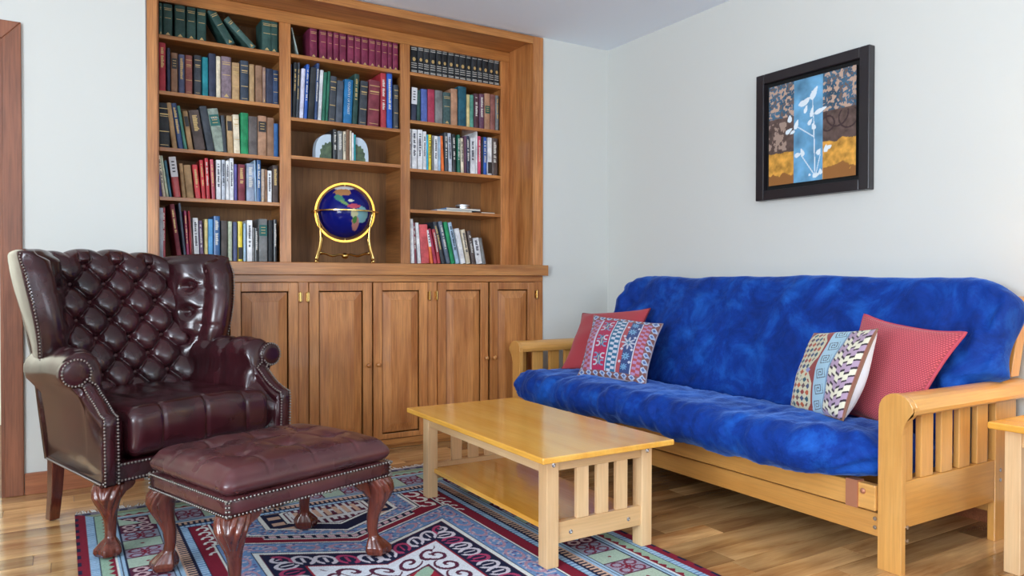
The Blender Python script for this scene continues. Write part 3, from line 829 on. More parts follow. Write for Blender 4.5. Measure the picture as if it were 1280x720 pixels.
# ---------------------------------------------------------------- cushions
def frame_pts(TL, TR, BL, BR):
    TL, TR, BL, BR = map(Vector, (TL, TR, BL, BR)); c = (TL+TR+BL+BR)/4
    n = ((TR-BL).cross(TL-BR)).normalized()
    if n.x > 0: n = -n
    return TL, TR, BL, BR, c, n
def cushion_shape(TL, TR, BL, BR, n, th, side, N, off=0, ear=.035, seed=0):
    def fn(a, b_):
        # a across left->right, b up
        p = (BL*(1-a)+BR*a)*(1-b_)+(TL*(1-a)+TR*a)*b_
        x, y = 2*a-1, 2*b_-1
        # edges draw in, corners keep their ears
        cen = (TL+TR+BL+BR)/4
        r = ((1-x*x)*(1-y*y))
        pull = 1-ear*2.0*(1-abs(x)**3*abs(y)**3)*max(abs(x), abs(y))**4
        p = cen+(p-cen)*pull
        bul = th*max(0, r)**.42
        if r > 0: bul += noise.noise(Vector((a*3+seed, b_*3, seed)))*.012*min(1, r*5)
        return p+n*(side*bul+off)
    return grid(N, N, fn)
def img_axes(N):
    a, b_ = np.meshgrid(np.arange(N+1)/N, np.arange(N+1)/N); return a, b_
def C(*c): return np.array(srgb(*c)[:3])
def paintm(img, mask, c): img[mask] = c
def kilim_many(N):
    a, b_ = img_axes(N); img = np.zeros(a.shape+(3,)); img[:] = C(112, 92, 110)
    red = C(176, 40, 82); teal = C(44, 104, 140); pale = C(196, 200, 214); lil = C(172, 132, 172); nav = C(54, 74, 124); brick = C(170, 76, 82); lb = C(120, 168, 206)
    ina = (a > .07) & (a < .93) & (b_ > .06) & (b_ < .90)
    t = (b_-.06)/.84
    cols = [(.07, .20, lil, brick), (.20, .225, pale, pale), (.225, .43, red, red), (.43, .445, pale, pale), (.445, .585, teal, pale), (.585, .6, pale, pale), (.6, .76, brick, brick), (.6+.06, .80, nav, nav), (.80, .815, pale, pale), (.815, .93, brick, lil)]
    for x0, x1, c1, c2 in cols:
        mm = ina & (a >= x0) & (a < x1); img[mm] = c1
        if c1 is not c2:
            x = (a-x0)/(x1-x0); comb_ = (np.floor(t*22) % 2 == 0) & ((abs(x-.5) > .14) | (np.floor(t*11) % 2 == 0)) | (abs(x-.5) < .08)
            stag = (np.floor(t*22+(x > .5)) % 2 == 0) & (abs(x-.5) < .42)
            img[mm & stag] = c2
    # hooks on the red band
    for k in range(3):
        cy = .22+.27*k; cx = .325
        for sx_, sy_ in ((-1, 1), (1, 1), (-1, -1), (1, -1)):
            r = np.hypot((a-cx-sx_*.058)/.034, (b_-cy-sy_*.05)/.034); ang = np.arctan2(b_-cy-sy_*.05, (a-cx-sx_*.058)*-sx_)
            img[(abs(r-1) < .28) & (abs(ang) < 2.2)] = pale if (sx_*sy_ > 0) else lb*.8
        mm = (abs(a-cx)/.026+abs(b_-cy)/.11 < 1); img[mm] = teal
        mm = (abs(a-cx) < .010) & (abs(b_-cy) < .05); img[mm] = C(190, 180, 160)
    # stars and medallion on the navy band
    for cy, sz, c in ((.15, .05, lb), (.30, .06, lb), (.50, .10, pale*.85), (.70, .06, lb), (.84, .05, lb)):
        th_ = np.arctan2(b_-cy, a-.71); r = np.hypot(a-.71, b_-cy)
        mm = r < sz*(.66+.34*np.cos(8*th_)); img[mm] = c; img[r < sz*.32*(.7+.3*np.cos(4*th_))] = teal
    for cy in (.22, .4, .6, .78):
        for cx in (.635, .775): img[(abs(a-cx)+abs(b_-cy)) < .022] = pale
    # diamond border
    bd = ~ina & ((b_ > .90) | (b_ < .06) | (a > .93) | (a < .07))
    u = np.where((b_ > .9) | (b_ < .06), a, b_); vv = np.where(b_ > .9, (b_-.95)/.05, np.where(b_ < .06, (b_-.03)/.03, np.where(a > .93, (a-.965)/.035, (a-.035)/.035)))
    ph = abs((u*9) % 1-.5)*2
    img[bd] = C(130, 84, 78); mm = bd & (ph*1.0+abs(vv)*.6 < .85); img[mm] = C(176, 190, 214); mm = bd & (ph+abs(vv)*.7 < .45); img[mm] = C(84, 108, 160)
    return img
def kilim_scroll(N):
    a, b_ = img_axes(N); img = np.zeros(a.shape+(3,))
    red = C(150, 54, 48); cream = C(214, 208, 176); lb = C(166, 200, 216); lil = C(176, 150, 172); ivory = C(224, 218, 194); dk = C(60, 48, 56); teal = C(40, 84, 100)
    img[:] = red
    # lozenge panel
    for cy in (.2, .72):
        dd = np.maximum(abs(a-.25)/.235, 0)+np.maximum(abs(b_-cy)/.30-.35, 0)
        img[dd < 1.0] = cream
        gx = np.floor((a-.25)/.085+.5); gy = np.floor((b_-cy)/.072+.5)
        fx_ = abs((a-.25)/.085-gx); fy_ = abs((b_-cy)/.072-gy)
        sel = (dd < .82) & (fx_+fy_ < .46)
        pal = [teal, red, C(190, 90, 50), C(110, 80, 80), C(56, 70, 110)]
        for k in range(5): img[sel & (((gx+2*gy) % 5) == k)] = pal[k]
    img[(abs(a-.14)/.05+abs(b_-.46)/.035 < 1)] = C(150, 170, 210); img[(abs(a-.36)/.05+abs(b_-.46)/.035 < 1)] = C(150, 150, 200)
    img[a < .03] = lb*.9
    mm = (a > .50) & (a < .72); img[mm] = lb
    for k in range(6):
        cy = .09+.17*k; x = (a-.61)/.075; y = (b_-cy)/.062; r = np.maximum(abs(x+y*.3), abs(y-x*.3))
        ang = np.arctan2(y, x); sp = (r*2.2-ang/(2*PI)) % 1
        img[mm & (r < 1.0) & (sp < .30)] = C(70, 66, 78)
    img[(a > .495) & (a < .515)] = red; img[(a > .705) & (a < .73)] = C(120, 150, 180)
    mm = (a >= .73) & (a < .994); img[mm] = lil
    xq = (a-.73)/.264; ph = (b_*5.5-.9*abs(xq-.5)+.12*np.sign(np.sin(xq*19))) % 1
    img[mm & (ph < .5)] = ivory; edge = mm & ((abs(ph-.5) < .07) | (ph < .06) | (ph > .95)); img[edge] = dk
    img[(a >= .994)] = C(140, 92, 76)
    return img
def cushion(name, label, TL, TR, BL, BR, th, mat_f, mat_b, N=60, img=None, imgb=None, ear=.035, seed=0, group=None, piping=None):
    TL, TR, BL, BR, c, n = frame_pts(TL, TR, BL, BR)
    Nb = N if imgb else 40
    r = root(name, label, 'cushion', (c.x, c.y, min(BL.z, BR.z)), group=group)
    fvf = cushion_shape(TL, TR, BL, BR, n, th, 1, N, .0005, ear, seed); bvf = cushion_shape(TL, TR, BL, BR, n, th*(1.35 if mat_b is M['white_cloth'] else .8), -1, Nb, -.0005, ear, seed+3)
    mk('cover_front', fvf, mat_f, r, smooth=True, col=(img(N).reshape(-1, 3) if img else None))
    mk('cover_back', bvf, mat_b, r, smooth=True, col=(imgb(Nb).reshape(-1, 3) if imgb else None), **({'label': 'plain white cotton back of the cushion'} if mat_b is M['white_cloth'] else {}))
    V = bvf[0]; nn = Nb+1
    edge = [V[i] for i in range(nn)]+[V[i*nn+nn-1] for i in range(1, nn)]+[V[(nn-1)*nn+i] for i in range(nn-2, -1, -1)]+[V[i*nn] for i in range(nn-2, 0, -1)]
    edge = edge+[edge[0]]
    mk('piping', tube(edge, .0045 if not piping else piping[1], 6, False), piping[0] if piping else mat_b, r, smooth=True)
    return r
# woven coral cloth: small basket dots
def basket(name, c1, c2, sc):
    m, nt, b = newmat(name)
    tc = nt.nodes.new('ShaderNodeTexCoord'); ck = nt.nodes.new('ShaderNodeTexVoronoi'); ck.inputs['Scale'].default_value = sc; ck.inputs['Randomness'].default_value = .12
    mp = nt.nodes.new('ShaderNodeMapping'); mp.inputs['Scale'].default_value = (.35, 1.0, 1.25); nt.links.new(tc.outputs['Object'], mp.inputs[0]); nt.links.new(mp.outputs[0], ck.inputs['Vector'])
    nt.links.new(ramp(nt, ck.outputs['Distance'], [(.18, c1), (.48, c2)]), b.inputs['Base Color']); b.inputs['Roughness'].default_value = .9; b.inputs['Sheen Weight'].default_value = .15
    b.inputs['Specular IOR Level'].default_value = .2
    bump(nt, b, ck.outputs['Distance'], -.5, .004)
    return m
def weave(c1, c2, n, f=5):
    def fn(N):
        a, b_ = np.meshgrid(np.arange(N+1), np.arange(N+1)); img = np.zeros(a.shape+(3,)); img[:] = C(*c1)
        row = b_//3; img[((b_ % 3) != 1) & (((a+2*(row % 2)) % 4) < 2)] = C(*c2)
        img[((b_ % 3) == 1) & (((a+2*(row % 2)) % 4) == 3)] = np.minimum(1, C(*c1)*1.25)
        return img
    return fn
M['coral'] = basket('coral_basket_weave', srgb(226, 120, 122), srgb(132, 40, 62), 125)
M['coral_dim'] = basket('brick_basket_weave', srgb(196, 80, 84), srgb(156, 50, 60), 150)
M['coral_pipe'] = plain('coral_edge', srgb(190, 76, 92), .9)
cushion('throw_cushion', 'plain brick-red woven cushion behind the patterned one at the corner end', (2.725, 3.655, .757), (2.84, 3.175, .802), (2.46, 3.50, .45), (2.57, 3.02, .45), .055, M['painted_cloth'], M['coral_dim'], N=170, img=weave((186, 70, 76), (140, 40, 52), 1), ear=.05, seed=5, piping=(plain('brick_piping', srgb(120, 36, 48), .9), .005))
cushion('throw_cushion', 'square kilim cushion with red, teal and lilac stripes of woven motifs', (2.62, 3.405, .758), (2.728, 2.95, .730), (2.365, 3.215, .447), (2.44, 2.76, .447), .062, M['painted_cloth'], plain('kilim_back', srgb(150, 140, 150), .9), N=200, img=kilim_many, ear=.04, seed=1)
cushion('throw_cushion', 'coral basket-weave cushion leaning beside the near slatted arm', (2.83, 1.86, .822), (2.76, 1.425, .778), (2.70, 1.95, .43), (2.60, 1.555, .40), .060, M['painted_cloth'], M['coral_dim'], N=170, img=weave((204, 94, 100), (112, 28, 52), 1), ear=.05, seed=2, piping=(M['coral_pipe'], .007))
cushion('throw_cushion', 'cream and blue kilim cushion with scroll motifs and white back', (2.735, 2.03, .738), (2.535, 1.615, .788), (2.565, 2.015, .432), (2.395, 1.655, .462), .055, M['painted_cloth'], M['white_cloth'], N=200, img=kilim_scroll, ear=.02, seed=4, piping=(plain('tan_piping', srgb(140, 104, 84), .9), .003))

# ================================================================ coffee table
tb = root('coffee_table', 'light birch mission coffee table with slatted ends and a lower shelf', 'table', (1.59, 2.51, 0))
mk('tabletop', box(1.308, 1.872, 1.962, 3.055, .3755, .396), M['birch_top'], tb, bev=.004, seg=3)
LX = ((1.362, 1.410), (1.771, 1.818)); LY = ((2.020, 2.072), (2.947, 2.999))
for a, b_ in LX:
    for c, d in LY: mk('leg', box(a, b_, c, d, .0102, .375), M['birch_z'], tb, bev=.0025)
for a, b_ in ((1.370, 1.388), (1.792, 1.810)): mk('side_apron', box(a, b_, 2.0725, 2.9465, .322, .3745), M['birch_y'], tb, bev=.0015)
for y0 in (2.028, 2.969):
    mk('end_rail', box(1.4105, 1.7705, y0, y0+.022, .330, .3745), M['birch_x'], tb, bev=.0015)
    mk('lower_end_rail', box(1.4105, 1.7705, y0, y0+.022, .086, .156), M['birch_x'], tb, bev=.0015)
    for a, b_ in ((1.492, 1.542), (1.578, 1.628), (1.663, 1.714)): mk('slat', box(a, b_, y0+.003, y0+.019, .1565, .3295), M['birch_z'], tb, bev=.0015)
mk('lower_shelf', box(1.392, 1.788, 2.052, 2.967, .118, .136), M['birch_top'], tb, bev=.0015)
for xx, zz, yy in ((1.388, .353, 2.0195), (1.795, .353, 2.0195), (1.463, .118, 2.0275), (1.715, .118, 2.0275)):
    v, f = lathe([(.0006, 0), (.0075, 0), (.0075, .0015), (.004, .0025), (.0006, .001)], 14)
    mk('bolt', ([(xx+p[0], yy-p[2], zz+p[1]) for p in v], f), M['steel'], tb)

# side table at the near end of the futon
st = root('side_table', 'light wood side table beside the near futon arm, cut by the frame', 'table', (2.9, 1.05, 0))
mk('tabletop', box(2.638, 3.13, .72, 1.29, .472, .495), M['birch_top'], st, bev=.004)
for a in (2.668, 3.06):
    for c in (.78, 1.20): mk('leg', box(a, a+.045, c, c+.05, 0, .4715), M['birch_z'], st, bev=.0025)
mk('apron', box(2.713, 3.06, 1.208, 1.226, .42, .4715), M['birch_x'], st); mk('apron', box(2.678, 2.696, .83, 1.20, .42, .4715), M['birch_y'], st)

# ================================================================ wingback chair
CA = math.radians(24)
ch = root('wingback_chair', 'deep buttoned oxblood leather wingback armchair with rolled arms and nailhead trim', 'armchair', (.115, 2.84, 0), CA)
UC = .385
L_ = dict(local=True)
def nailrow(pts, step, r=.0045):
    pts = [Vector(p) for p in pts]; out = []; d = 0
    for a, b_ in zip(pts, pts[1:]):
        s = (b_-a).length; t = d
        while t < s: out.append(a+(b_-a)*(t/s)); t += step
        d = t-s
    return comb(*[ball(p, r, 6, 4) for p in out]) if out else ([], [])
ext = lambda v: .10*v/.64      # sides draw in towards the back
# seat frame
sf = fixn(([(0, 0, .266), (.77, 0, .266), (.67, .64, .248), (.10, .64, .248), (.0, 0, .335), (.77, 0, .335), (.67, .64, .335), (.10, .64, .335)], [(0, 1, 2, 3), (4, 5, 6, 7), (0, 1, 5, 4), (1, 2, 6, 5), (2, 3, 7, 6), (3, 0, 4, 7)]))
mk('seat_frame', sf, M['oxblood'], ch, bev=.006, smooth=False, **L_)
# arms: outer panel, rolled top and front sweep in one skin
def arm_prof(v):
    if v < .147:
        r = .030; zt = .495+.095*max(0, v/.147)**1.3-r; uc = lerp(.030, .012, sstep(.2, 1, v/.147))
    else:
        x = min(1, (v-.147)/.045); k = math.sqrt(max(0, 1-(1-x)**2)); r = lerp(.030, .069, k); zt = lerp(.560, .642, k); uc = lerp(.012, -.004, k)
    return r, zt-.02*sstep(.3, .6, v), uc+ext(v)*.85
VS = [.002, .008, .018, .03, .045, .06, .075, .09, .105, .12, .135, .146, .148, .150, .153, .157, .162, .168, .176, .186, .2]+[.2+.414*k/36 for k in range(1, 37)]
def arm_skin(side):
    rings = []
    for v in VS:
        r, zt, uc = arm_prof(v); uo = ext(v)+.0005; fl = -.014*sstep(.2, 1, 1)
        ui = .100+ext(v)*.5 if v > .06 else lerp(.064, .100+ext(v)*.5, sstep(0, .06, v))
        ring = [(uo, .262)]+[(uo+lerp(-.004, -.034, sstep(0, .4, v))*t**1.6, lerp(.262, zt-r*.75, t)) for t in (.3, .6, .85)]
        for k in range(13):
            a = math.radians(232-k*(232+24)/12); ring.append((uc+r*math.cos(a), zt+r*math.sin(a)))
        ring += [(lerp(uc+r*.9, ui, t), lerp(zt-r*.42, min(.50, zt-r*.6), t)) for t in (.4, .8)]
        ring += [(ui, min(.42, zt-r)), (ui, .34), (ui-.02, .262)]
        pts = []
        for j, (u, z) in enumerate(ring):
            if 9 < j < 19 and v > .2:
                g = abs(math.sin(PI*(v-.2)/.112)); puff = .026*(g**.42)-.017
                for bz in (.0,):
                    pass
                u += puff*.8; z += puff*(1 if j < 14 else 0)
            pts.append((u if side == 0 else .77-u, v, z))
        rings.append(pts)
    return loft(rings)
for s in (0, 1):
    mk('arm', arm_skin(s), M['oxblood'], ch, smooth=True, **L_)
mir = lambda s, u: u if s == 0 else .77-u
def arm_front(s):
    # facing that climbs the post, sweeps back and curls into the roll end, edged with nails
    sp = [(.028, -.004, .27), (.0275, -.004, .34), (.026, -.005, .41), (.025, -.005, .47), (.026, -.003, .497)]
    for v in (.02, .04, .06, .08, .10, .12, .138, .146):
        r, zt, uc = arm_prof(v); sp.append((lerp(.026, uc, sstep(0, .1, v)), v-.004, zt+r+.0035))
    sp.append((.006, .1435, .612)); left = []; right = []; rings = []
    for i, (u, v, z) in enumerate(sp):
        w_ = .0265; up_ = i > 4; dz = -.012 if up_ else 0; n_ = (0, .004) if up_ else (-.006, 0)
        rings.append([(mir(s, u-w_), v+.004, z+dz), (mir(s, u-w_*.7), v+n_[0], z+n_[1]-(.003 if up_ else 0)), (mir(s, u), v+n_[0]*1.3, z+n_[1]), (mir(s, u+w_*.7), v+n_[0], z+n_[1]-(.003 if up_ else 0)), (mir(s, u+w_), v+.004, z+dz), (mir(s, u), v+.02, z-.02)])
        left.append((mir(s, u-w_*.86), v+n_[0]*.8-.001, z+n_[1]-(.006 if up_ else 0))); right.append((mir(s, u+w_*.86), v+n_[0]*.8-.001, z+n_[1]-(.006 if up_ else 0)))
    mk('arm_facing', loft(rings), M['oxblood'], ch, smooth=True, **L_)
    c = (-.015, .147, .640); R = .052
    v_, f_ = lathe([(.0005, -.006), (R*.5, -.006), (R*.86, -.004), (R, .004), (R*1.0, .03)], 28)
    mk('roll_end', fixn(([(mir(s, c[0]+p[0]), c[1]+p[2]-.004, c[2]+p[1]) for p in v_], f_)), M['oxblood'], ch, smooth=True, **L_)
    outer = [(mir(s, c[0]+R*.93*math.cos(a)), c[1]-.008, c[2]+R*.93*math.sin(a)) for a in [math.radians(-14+k*12) for k in range(0, 21)]]
    spiral = [(mir(s, c[0]+R*(.9-.03*k)*math.cos(a)), c[1]-.010, c[2]+R*(.9-.03*k)*math.sin(a)) for k, a in [(k, math.radians(238+k*22)) for k in range(0, 5)]]
    for pth in (left, right+outer+spiral):
        mk('nailhead_trim', nailrow(pth, .0115), M['nail'], ch, smooth=True, kind='stuff', **L_)
arm_front(0); arm_front(1)
mk('nailhead_trim', comb(nailrow([(.002, -.003, .276), (.768, -.003, .276)], .0125), nailrow([(.062, -.003, .330), (.71, -.003, .330)], .0125), nailrow([(-.003, .01, .274), (.097, .63, .258)], .0125)), M['nail'], ch, smooth=True, kind='stuff', **L_)
# seat cushion with piped seams
SEAM = (.215, .385, .555)
def cush(q):
    u, v, z = q
    if z > .42:
        z += .022*math.cos((u-.385)/.30*1.35)*(1 if v > -.1 else 1)-.006
        for s in SEAM: z -= .006*math.exp(-((u-s)/.007)**2)
        z += noise.noise(Vector((u*14, v*14, 3)))*.004
    if v < .06:
        for s in SEAM: v += .005*math.exp(-((u-s)/.007)**2)
        v -= .010*math.cos((z-.42)/.09*1.4)*(1)+noise.noise(Vector((u*9, z*12, 8)))*.004
    return Vector((u, v, z))
mk('seat_cushion', rbox((.385, .28, .425), (.292, .282, .088), .045, warp=cush, nseg=(120, 40, 18)), M['oxblood'], ch, smooth=True, **L_)
# buttoned inside back
DU, DZb = .139, .0745; U0, Z0b = .347, .945
def tuft(u, z, du, dz, u0, z0, depth, dimp):
    a = (u-u0)/du; b_ = (z-z0)/(2*dz)
    p, q = a+b_, a-b_
    s = abs(math.sin(PI*p))*abs(math.sin(PI*q))
    h = depth*s**.36
    rp, rq = p-round(p), q-round(q)
    du_ = (rp+rq)/2*du; dz_ = (rp-rq)*dz
    h -= dimp*math.exp(-(du_*du_+dz_*dz_)/(.016**2))
    return h
ZTB = lambda u: 1.062+.022*math.cos((u-.37)/.27*1.5)
def backv(u, z): return .515+.20*(z-.45)/.62+.35*(abs(u-.385)/.30)**3*.12*(-1)
def bfn(a, b_):
    u = lerp(.075, .695, a)
    t = b_
    zt = ZTB(u)
    if t < .86:
        z = lerp(.42, zt-.035, t/.86); v = backv(u, z)
        edge = sstep(0, .10, a)*sstep(0, .10, 1-a)*sstep(0, .04, t)
        h = tuft(u, z, DU, DZb, U0, Z0b, .036, .020)*(.25+.75*edge)
        return Vector((u, v-h, z))
    k = (t-.86)/.14; ang = k*PI
    z = zt-.035; v = backv(u, z)
    hh = tuft(u, zt-.035, DU, DZb, U0, Z0b, .036, .020)*(1-k)
    gr = .35+.65*min(1, abs(math.sin(PI*((u-U0)/DU)))**.4)
    return Vector((u, v+.035-.035*math.cos(ang)-hh*math.cos(ang), z+.035*math.sin(ang)*gr+.012*math.sin(ang)))
mk('inside_back', grid(190, 190, bfn), M['oxblood'], ch, smooth=True, **L_)
ob = loft([[(u, .675+.06*0, .25+0) for u in (.10, .24, .385, .53, .67)]]*0 or [[(.385+k*w_, lerp(.645, .745, t), z) for k in (-1, -.5, 0, .5, 1)]+[(.385+k*w_, lerp(.625, .715, t), z) for k in (1, .5, 0, -.5, -1)] for t, z, w_ in ((0, .255, .29), (.5, .65, .315), (.8, .9, .350), (1, 1.04, .376))])
mk('outside_back', ob, M['oxblood'], ch, smooth=True, **L_)
for k in range(-1, 9):
    z = Z0b+DZb*1-DZb*k
    if z < .50 or z > 1.03: continue
    row = round((z-Z0b)/DZb)
    off = 0 if row % 2 == 0 else DU/2
    for j in range(-3, 4):
        u = U0+off+j*DU
        if .12 < u < .66:
            mk('button', ball((u, backv(u, z)+.008, z), .0075, 10, 6, (1, .6, 1)), M['dark_button'], ch, smooth=True, **L_)
# wings
def wing(s):
    btn = [(.50, 1.00), (.56, .93), (.47, .90), (.55, .82), (.46, .76), (.55, .70)]
    rings = []; NZ = 46
    for i in range(NZ+1):
        t = i/NZ; z = lerp(.60, 1.058, t)
        # profile of the front edge: sweeps forward at mid height, back at the top and bottom
        vf = .44-.035*math.sin(PI*min(1, t*1.1))+.03*sstep(.85, 1, t)
        uf = lerp(.005, -.045, sstep(.0, 1, t))
        th = lerp(1, .45, sstep(.93, 1, t)); zz = z
        P = []
        vb = .66+.07*t
        ub = .088; ubo = lerp(.070, .004, sstep(0, 1, t))
        R = .054*th-.004*sum(math.exp(-((z-g_)/.007)**2) for g_ in (.76, .92))
        # outer skin back to front
        for k in range(7):
            q = k/6; P.append((lerp(ubo, uf-.004, q)-.010*math.sin(PI*q), lerp(vb, vf+.02, q)))
        for k in range(1, 10):       # rolled front edge
            a = math.radians(200+k*20)
            P.append((uf+R*.9+R*math.cos(a), vf+R+R*math.sin(a)))
        for k in range(1, 13):       # padded inner skin front to back
            q = k/12
            u = lerp(uf+R*1.9, ub+.075, q); v = lerp(vf+R*1.3, vb-.03, q)
            bul = .034*math.sin(PI*min(1, q*1.05))*th
            for bv, bz in btn:
                d2 = (v-bv)**2+(zz-bz)**2; bul -= .042*math.exp(-d2/.02**2)+.012*math.exp(-d2/.05**2)+.006*math.exp(-abs(zz-bz)/.01)*0
            for bv, bz in btn: bul -= .008*math.exp(-((zz-bz-(bv-v)*.25)/.008)**2)*sstep(bv+.03, bv-.01, v) if v < bv+.03 else 0
            P.append((u+bul*.75, v-bul*.6))
        rings.append([(mir(s, u), v, zz+(.012*math.sin(PI*(v-.42)/.3) if t > .9 else 0)) for u, v in P])
    # close the crown softly
    last = rings[-1]; c = Vector((0, 0, 0))
    for p in last: c += Vector(p)
    c /= len(last)
    for k, (sc, dz) in enumerate(((.8, .008), (.45, .013))):
        rings.append([tuple(c+(Vector(p)-c)*sc+Vector((0, 0, dz))) for p in last])
    w_ = mk('wing', loft(rings), M['oxblood'], ch, smooth=True, **L_)
    for bv, bz in btn:
        q = (bv-.46)/.2
        mk('button', ball((mir(s, lerp(.03, .15, q)+.004), bv, bz), .007, 10, 6), M['dark_button'], ch, smooth=True, **L_)
    edge = []
    for i in range(0, NZ+1):
        t = i/NZ; z = lerp(.62, 1.058, t); vf = .44-.035*math.sin(PI*min(1, t*1.1))+.03*sstep(.85, 1, t); uf = lerp(.005, -.045, sstep(.0, 1, t))
        edge.append((mir(s, uf-.006), vf+.018, z))
    edge += [(mir(s, -.035), .49, 1.066), (mir(s, .0), .56, 1.07)]
    mk('nailhead_trim', nailrow(edge, .0125, .0042), M['nail'], ch, smooth=True, kind='stuff', **L_)
wing(0); wing(1)
# ---- legs
def cabriole(h, dx, dy, k=1.0):
    n = 20; rings = []; d = Vector((dx, dy, 0)).normalized()
    prof = [(h, .000, .044), (h*.93, .010, .046), (h*.84, .018, .043), (h*.74, .014, .035), (h*.62, .004, .026), (h*.48, -.006, .0215), (h*.34, -.008, .0185), (h*.26, -.004, .018), (h*.22, .0, .022), (h*.17, .006, .031), (h*.125, .011, .0385), (h*.08, .012, .0395), (h*.035, .012, .035), (.0, .011, .022)]
    # refine
    P = []
    for (z0, o0, r0), (z1, o1, r1) in zip(prof, prof[1:]):
        for t in (0, .2, .4, .6, .8): P.append((lerp(z0, z1, t), lerp(o0, o1, t), lerp(r0, r1, t)))
    P.append(prof[-1])
    n = 72; a0 = math.atan2(dy, dx)
    for z, o, r in P:
        ring = []
        for j in range(n):
            a = 2*PI*j/n; e = (a-a0+PI) % (2*PI)-PI
            rr_ = r
            if z > h*.48:    # carved acanthus on the knee
                m_ = sstep(.52, .66, z/h-.06*math.cos(e*5))*sstep(1.9, 1.2, abs(e))
                rr_ *= 1+m_*(.24*abs(math.sin(abs(e)*5.5-(z/h-.8)*8+1.2))**.7-.06)
            if z < h*.26:    # claws over a ball
                m_ = sstep(0, .06, .26-z/h)*sstep(-.01, .05, z/h)
                rr_ *= 1+m_*(.24*abs(math.cos(e*2.5))**5-.02)
            if z > h*.86: rr_ *= 1+.18*abs(math.cos(2*(a-a0)+PI/2))*0
            ring.append((d.x*o+rr_*math.cos(a)*k, d.y*o+rr_*math.sin(a)*k, z))
        rings.append(ring)
    return loft(rings)
def put(vf, x, y, z=0): return [(p[0]+x, p[1]+y, p[2]+z) for p in vf[0]], vf[1]
def leg_set(parent, u, v, h, dx, dy, wingdirs):
    lg = mk('leg', put(cabriole(h-.0102, dx, dy), u, v, .0102), M['mahogany'], parent, smooth=True, **L_)
    for wx, wy in wingdirs:          # scrolled knee brackets
        L = .075
        prof = [(0, h), (L, h), (L*.98, h-.018), (L*.8, h-.032), (L*.55, h-.040), (L*.3, h-.062), (0, h-.085)]
        V = []
        for t in (-.013, .013):
            for a, z in prof: V.append((u+wx*(a+.012)+(-wy)*t, v+wy*(a+.012)+wx*t, z))
        n = len(prof)
        F = [tuple(range(n)), tuple(range(2*n-1, n-1, -1))]+[(i, (i+1) % n, (i+1) % n+n, i+n) for i in range(n)]
        mk('knee_bracket', fixn((V, F)), M['mahogany'], lg, local=True, bev=.006)
leg_set(ch, .050, .052, .262, -1, -1, ((1, 0),)); leg_set(ch, .720, .052, .262, 1, -1, ((-1, 0),))
for s in (0, 1):
    u = mir(s, .128)
    rl = loft([[(u+x*w_, .620+y*w_+dv, z) for x, y in ((-1, -1), (1, -1), (1, 1), (-1, 1))] for z, w_, dv in ((0.004, .019, .035), (.12, .021, .012), (.249, .024, 0))])
    lg = mk('leg', rl, M['mahogany'], ch, bev=.003, **L_)
    mk('foot_glide', put(lathe([(.012, 0), (.012, .004)], 12), u, .655), M['nail'], lg, smooth=True, local=True)

# ================================================================ footstool
OA = math.radians(19)
ot = root('footstool', 'low oxblood leather footstool with buttoned top and carved claw feet', 'footstool', (.6095, 2.548, 0), OA)
HX, HY = .305, .243
mk('skirt', rbox((0, 0, .311), (HX, HY, .028), .012, nseg=(12, 12, 4)), M['oxblood_worn'], ot, smooth=True, **L_)
tb_ = [(-.165, -.075), (0, -.075), (.165, -.075), (-.165, .085), (0, .085), (.165, .085)]
def oc(q):
    x, y, z = q
    z00 = z
    if z > .342:
        k = (1-(x/(HX+.01))**4)*(1-(y/(HY+.01))**4)
        z += .030*max(0, k)
        for bx_, by_ in tb_:
            d2 = (x-bx_)**2+(y-by_)**2; z -= .026*math.exp(-d2/.016**2)+.018*math.exp(-d2/.055**2)
        for bx_ in (-.165, 0, .165):    # pleats from the buttons to the edges
            if abs(y) > .075: z -= .005*math.exp(-((x-bx_)/.006)**2)
        for by_ in (-.075, .085):
            if abs(x) > .165: z -= .004*math.exp(-((y-by_-(abs(x)-.165)*.1)/.006)**2)
        # diagonal folds between buttons
        for (ax, ay), (bx2, by2) in (((-.165, -.075), (0, .085)), ((0, .085), (.165, -.075)), ((-.165, .085), (0, -.075)), ((0, -.075), (.165, .085))):
            dx, dy = bx2-ax, by2-ay; L2 = dx*dx+dy*dy; t = ((x-ax)*dx+(y-ay)*dy)/L2
            if 0 < t < 1: d = abs((x-ax)*dy-(y-ay)*dx)/math.sqrt(L2); z -= .003*math.exp(-(d/.006)**2)
        z += noise.noise(Vector((x*16, y*16, 1)))*.004
    z = z00+(z-z00)*sstep(.342, .395, z00)
    out = 1+.035*math.sin(PI*max(0, min(1, (z-.336)/.06)))
    return Vector((x*out, y*out, z))
mk('cushion_top', rbox((0, 0, .3715), (HX-.002, HY-.002, .0355), .0355, warp=oc, nseg=(120, 100, 14)), M['oxblood_worn'], ot, smooth=True, **L_)
for bx_, by_ in tb_: mk('button', ball((bx_, by_, .394), .009, 10, 6, (1, 1, .5)), M['dark_button'], ot, smooth=True, **L_)
nl = []
for z in (.288, .333):
    e = .002; nl.append(nailrow([(-HX-e, -HY-e, z), (HX+e, -HY-e, z), (HX+e, HY+e, z), (-HX-e, HY+e, z), (-HX-e, -HY-e, z)], .0125, .0046))
for x in (-1, 1):
    for y in (-1, 1): nl.append(nailrow([(x*(HX+.001), y*(HY-.004), .29), (x*(HX+.001), y*(HY-.004), .332)], .0125, .0046)); nl.append(nailrow([(x*(HX-.006), y*(HY+.001), .29), (x*(HX-.006), y*(HY+.001), .332)], .0125, .0046))
mk('nailhead_trim', comb(*nl), M['nail'], ot, smooth=True, kind='stuff', **L_)
for x in (-1, 1):
    for y in (-1, 1): leg_set(ot, x*.263, y*.205, .284, x, y, () if (x, y) == (-1, 1) else ((-x, 0),))
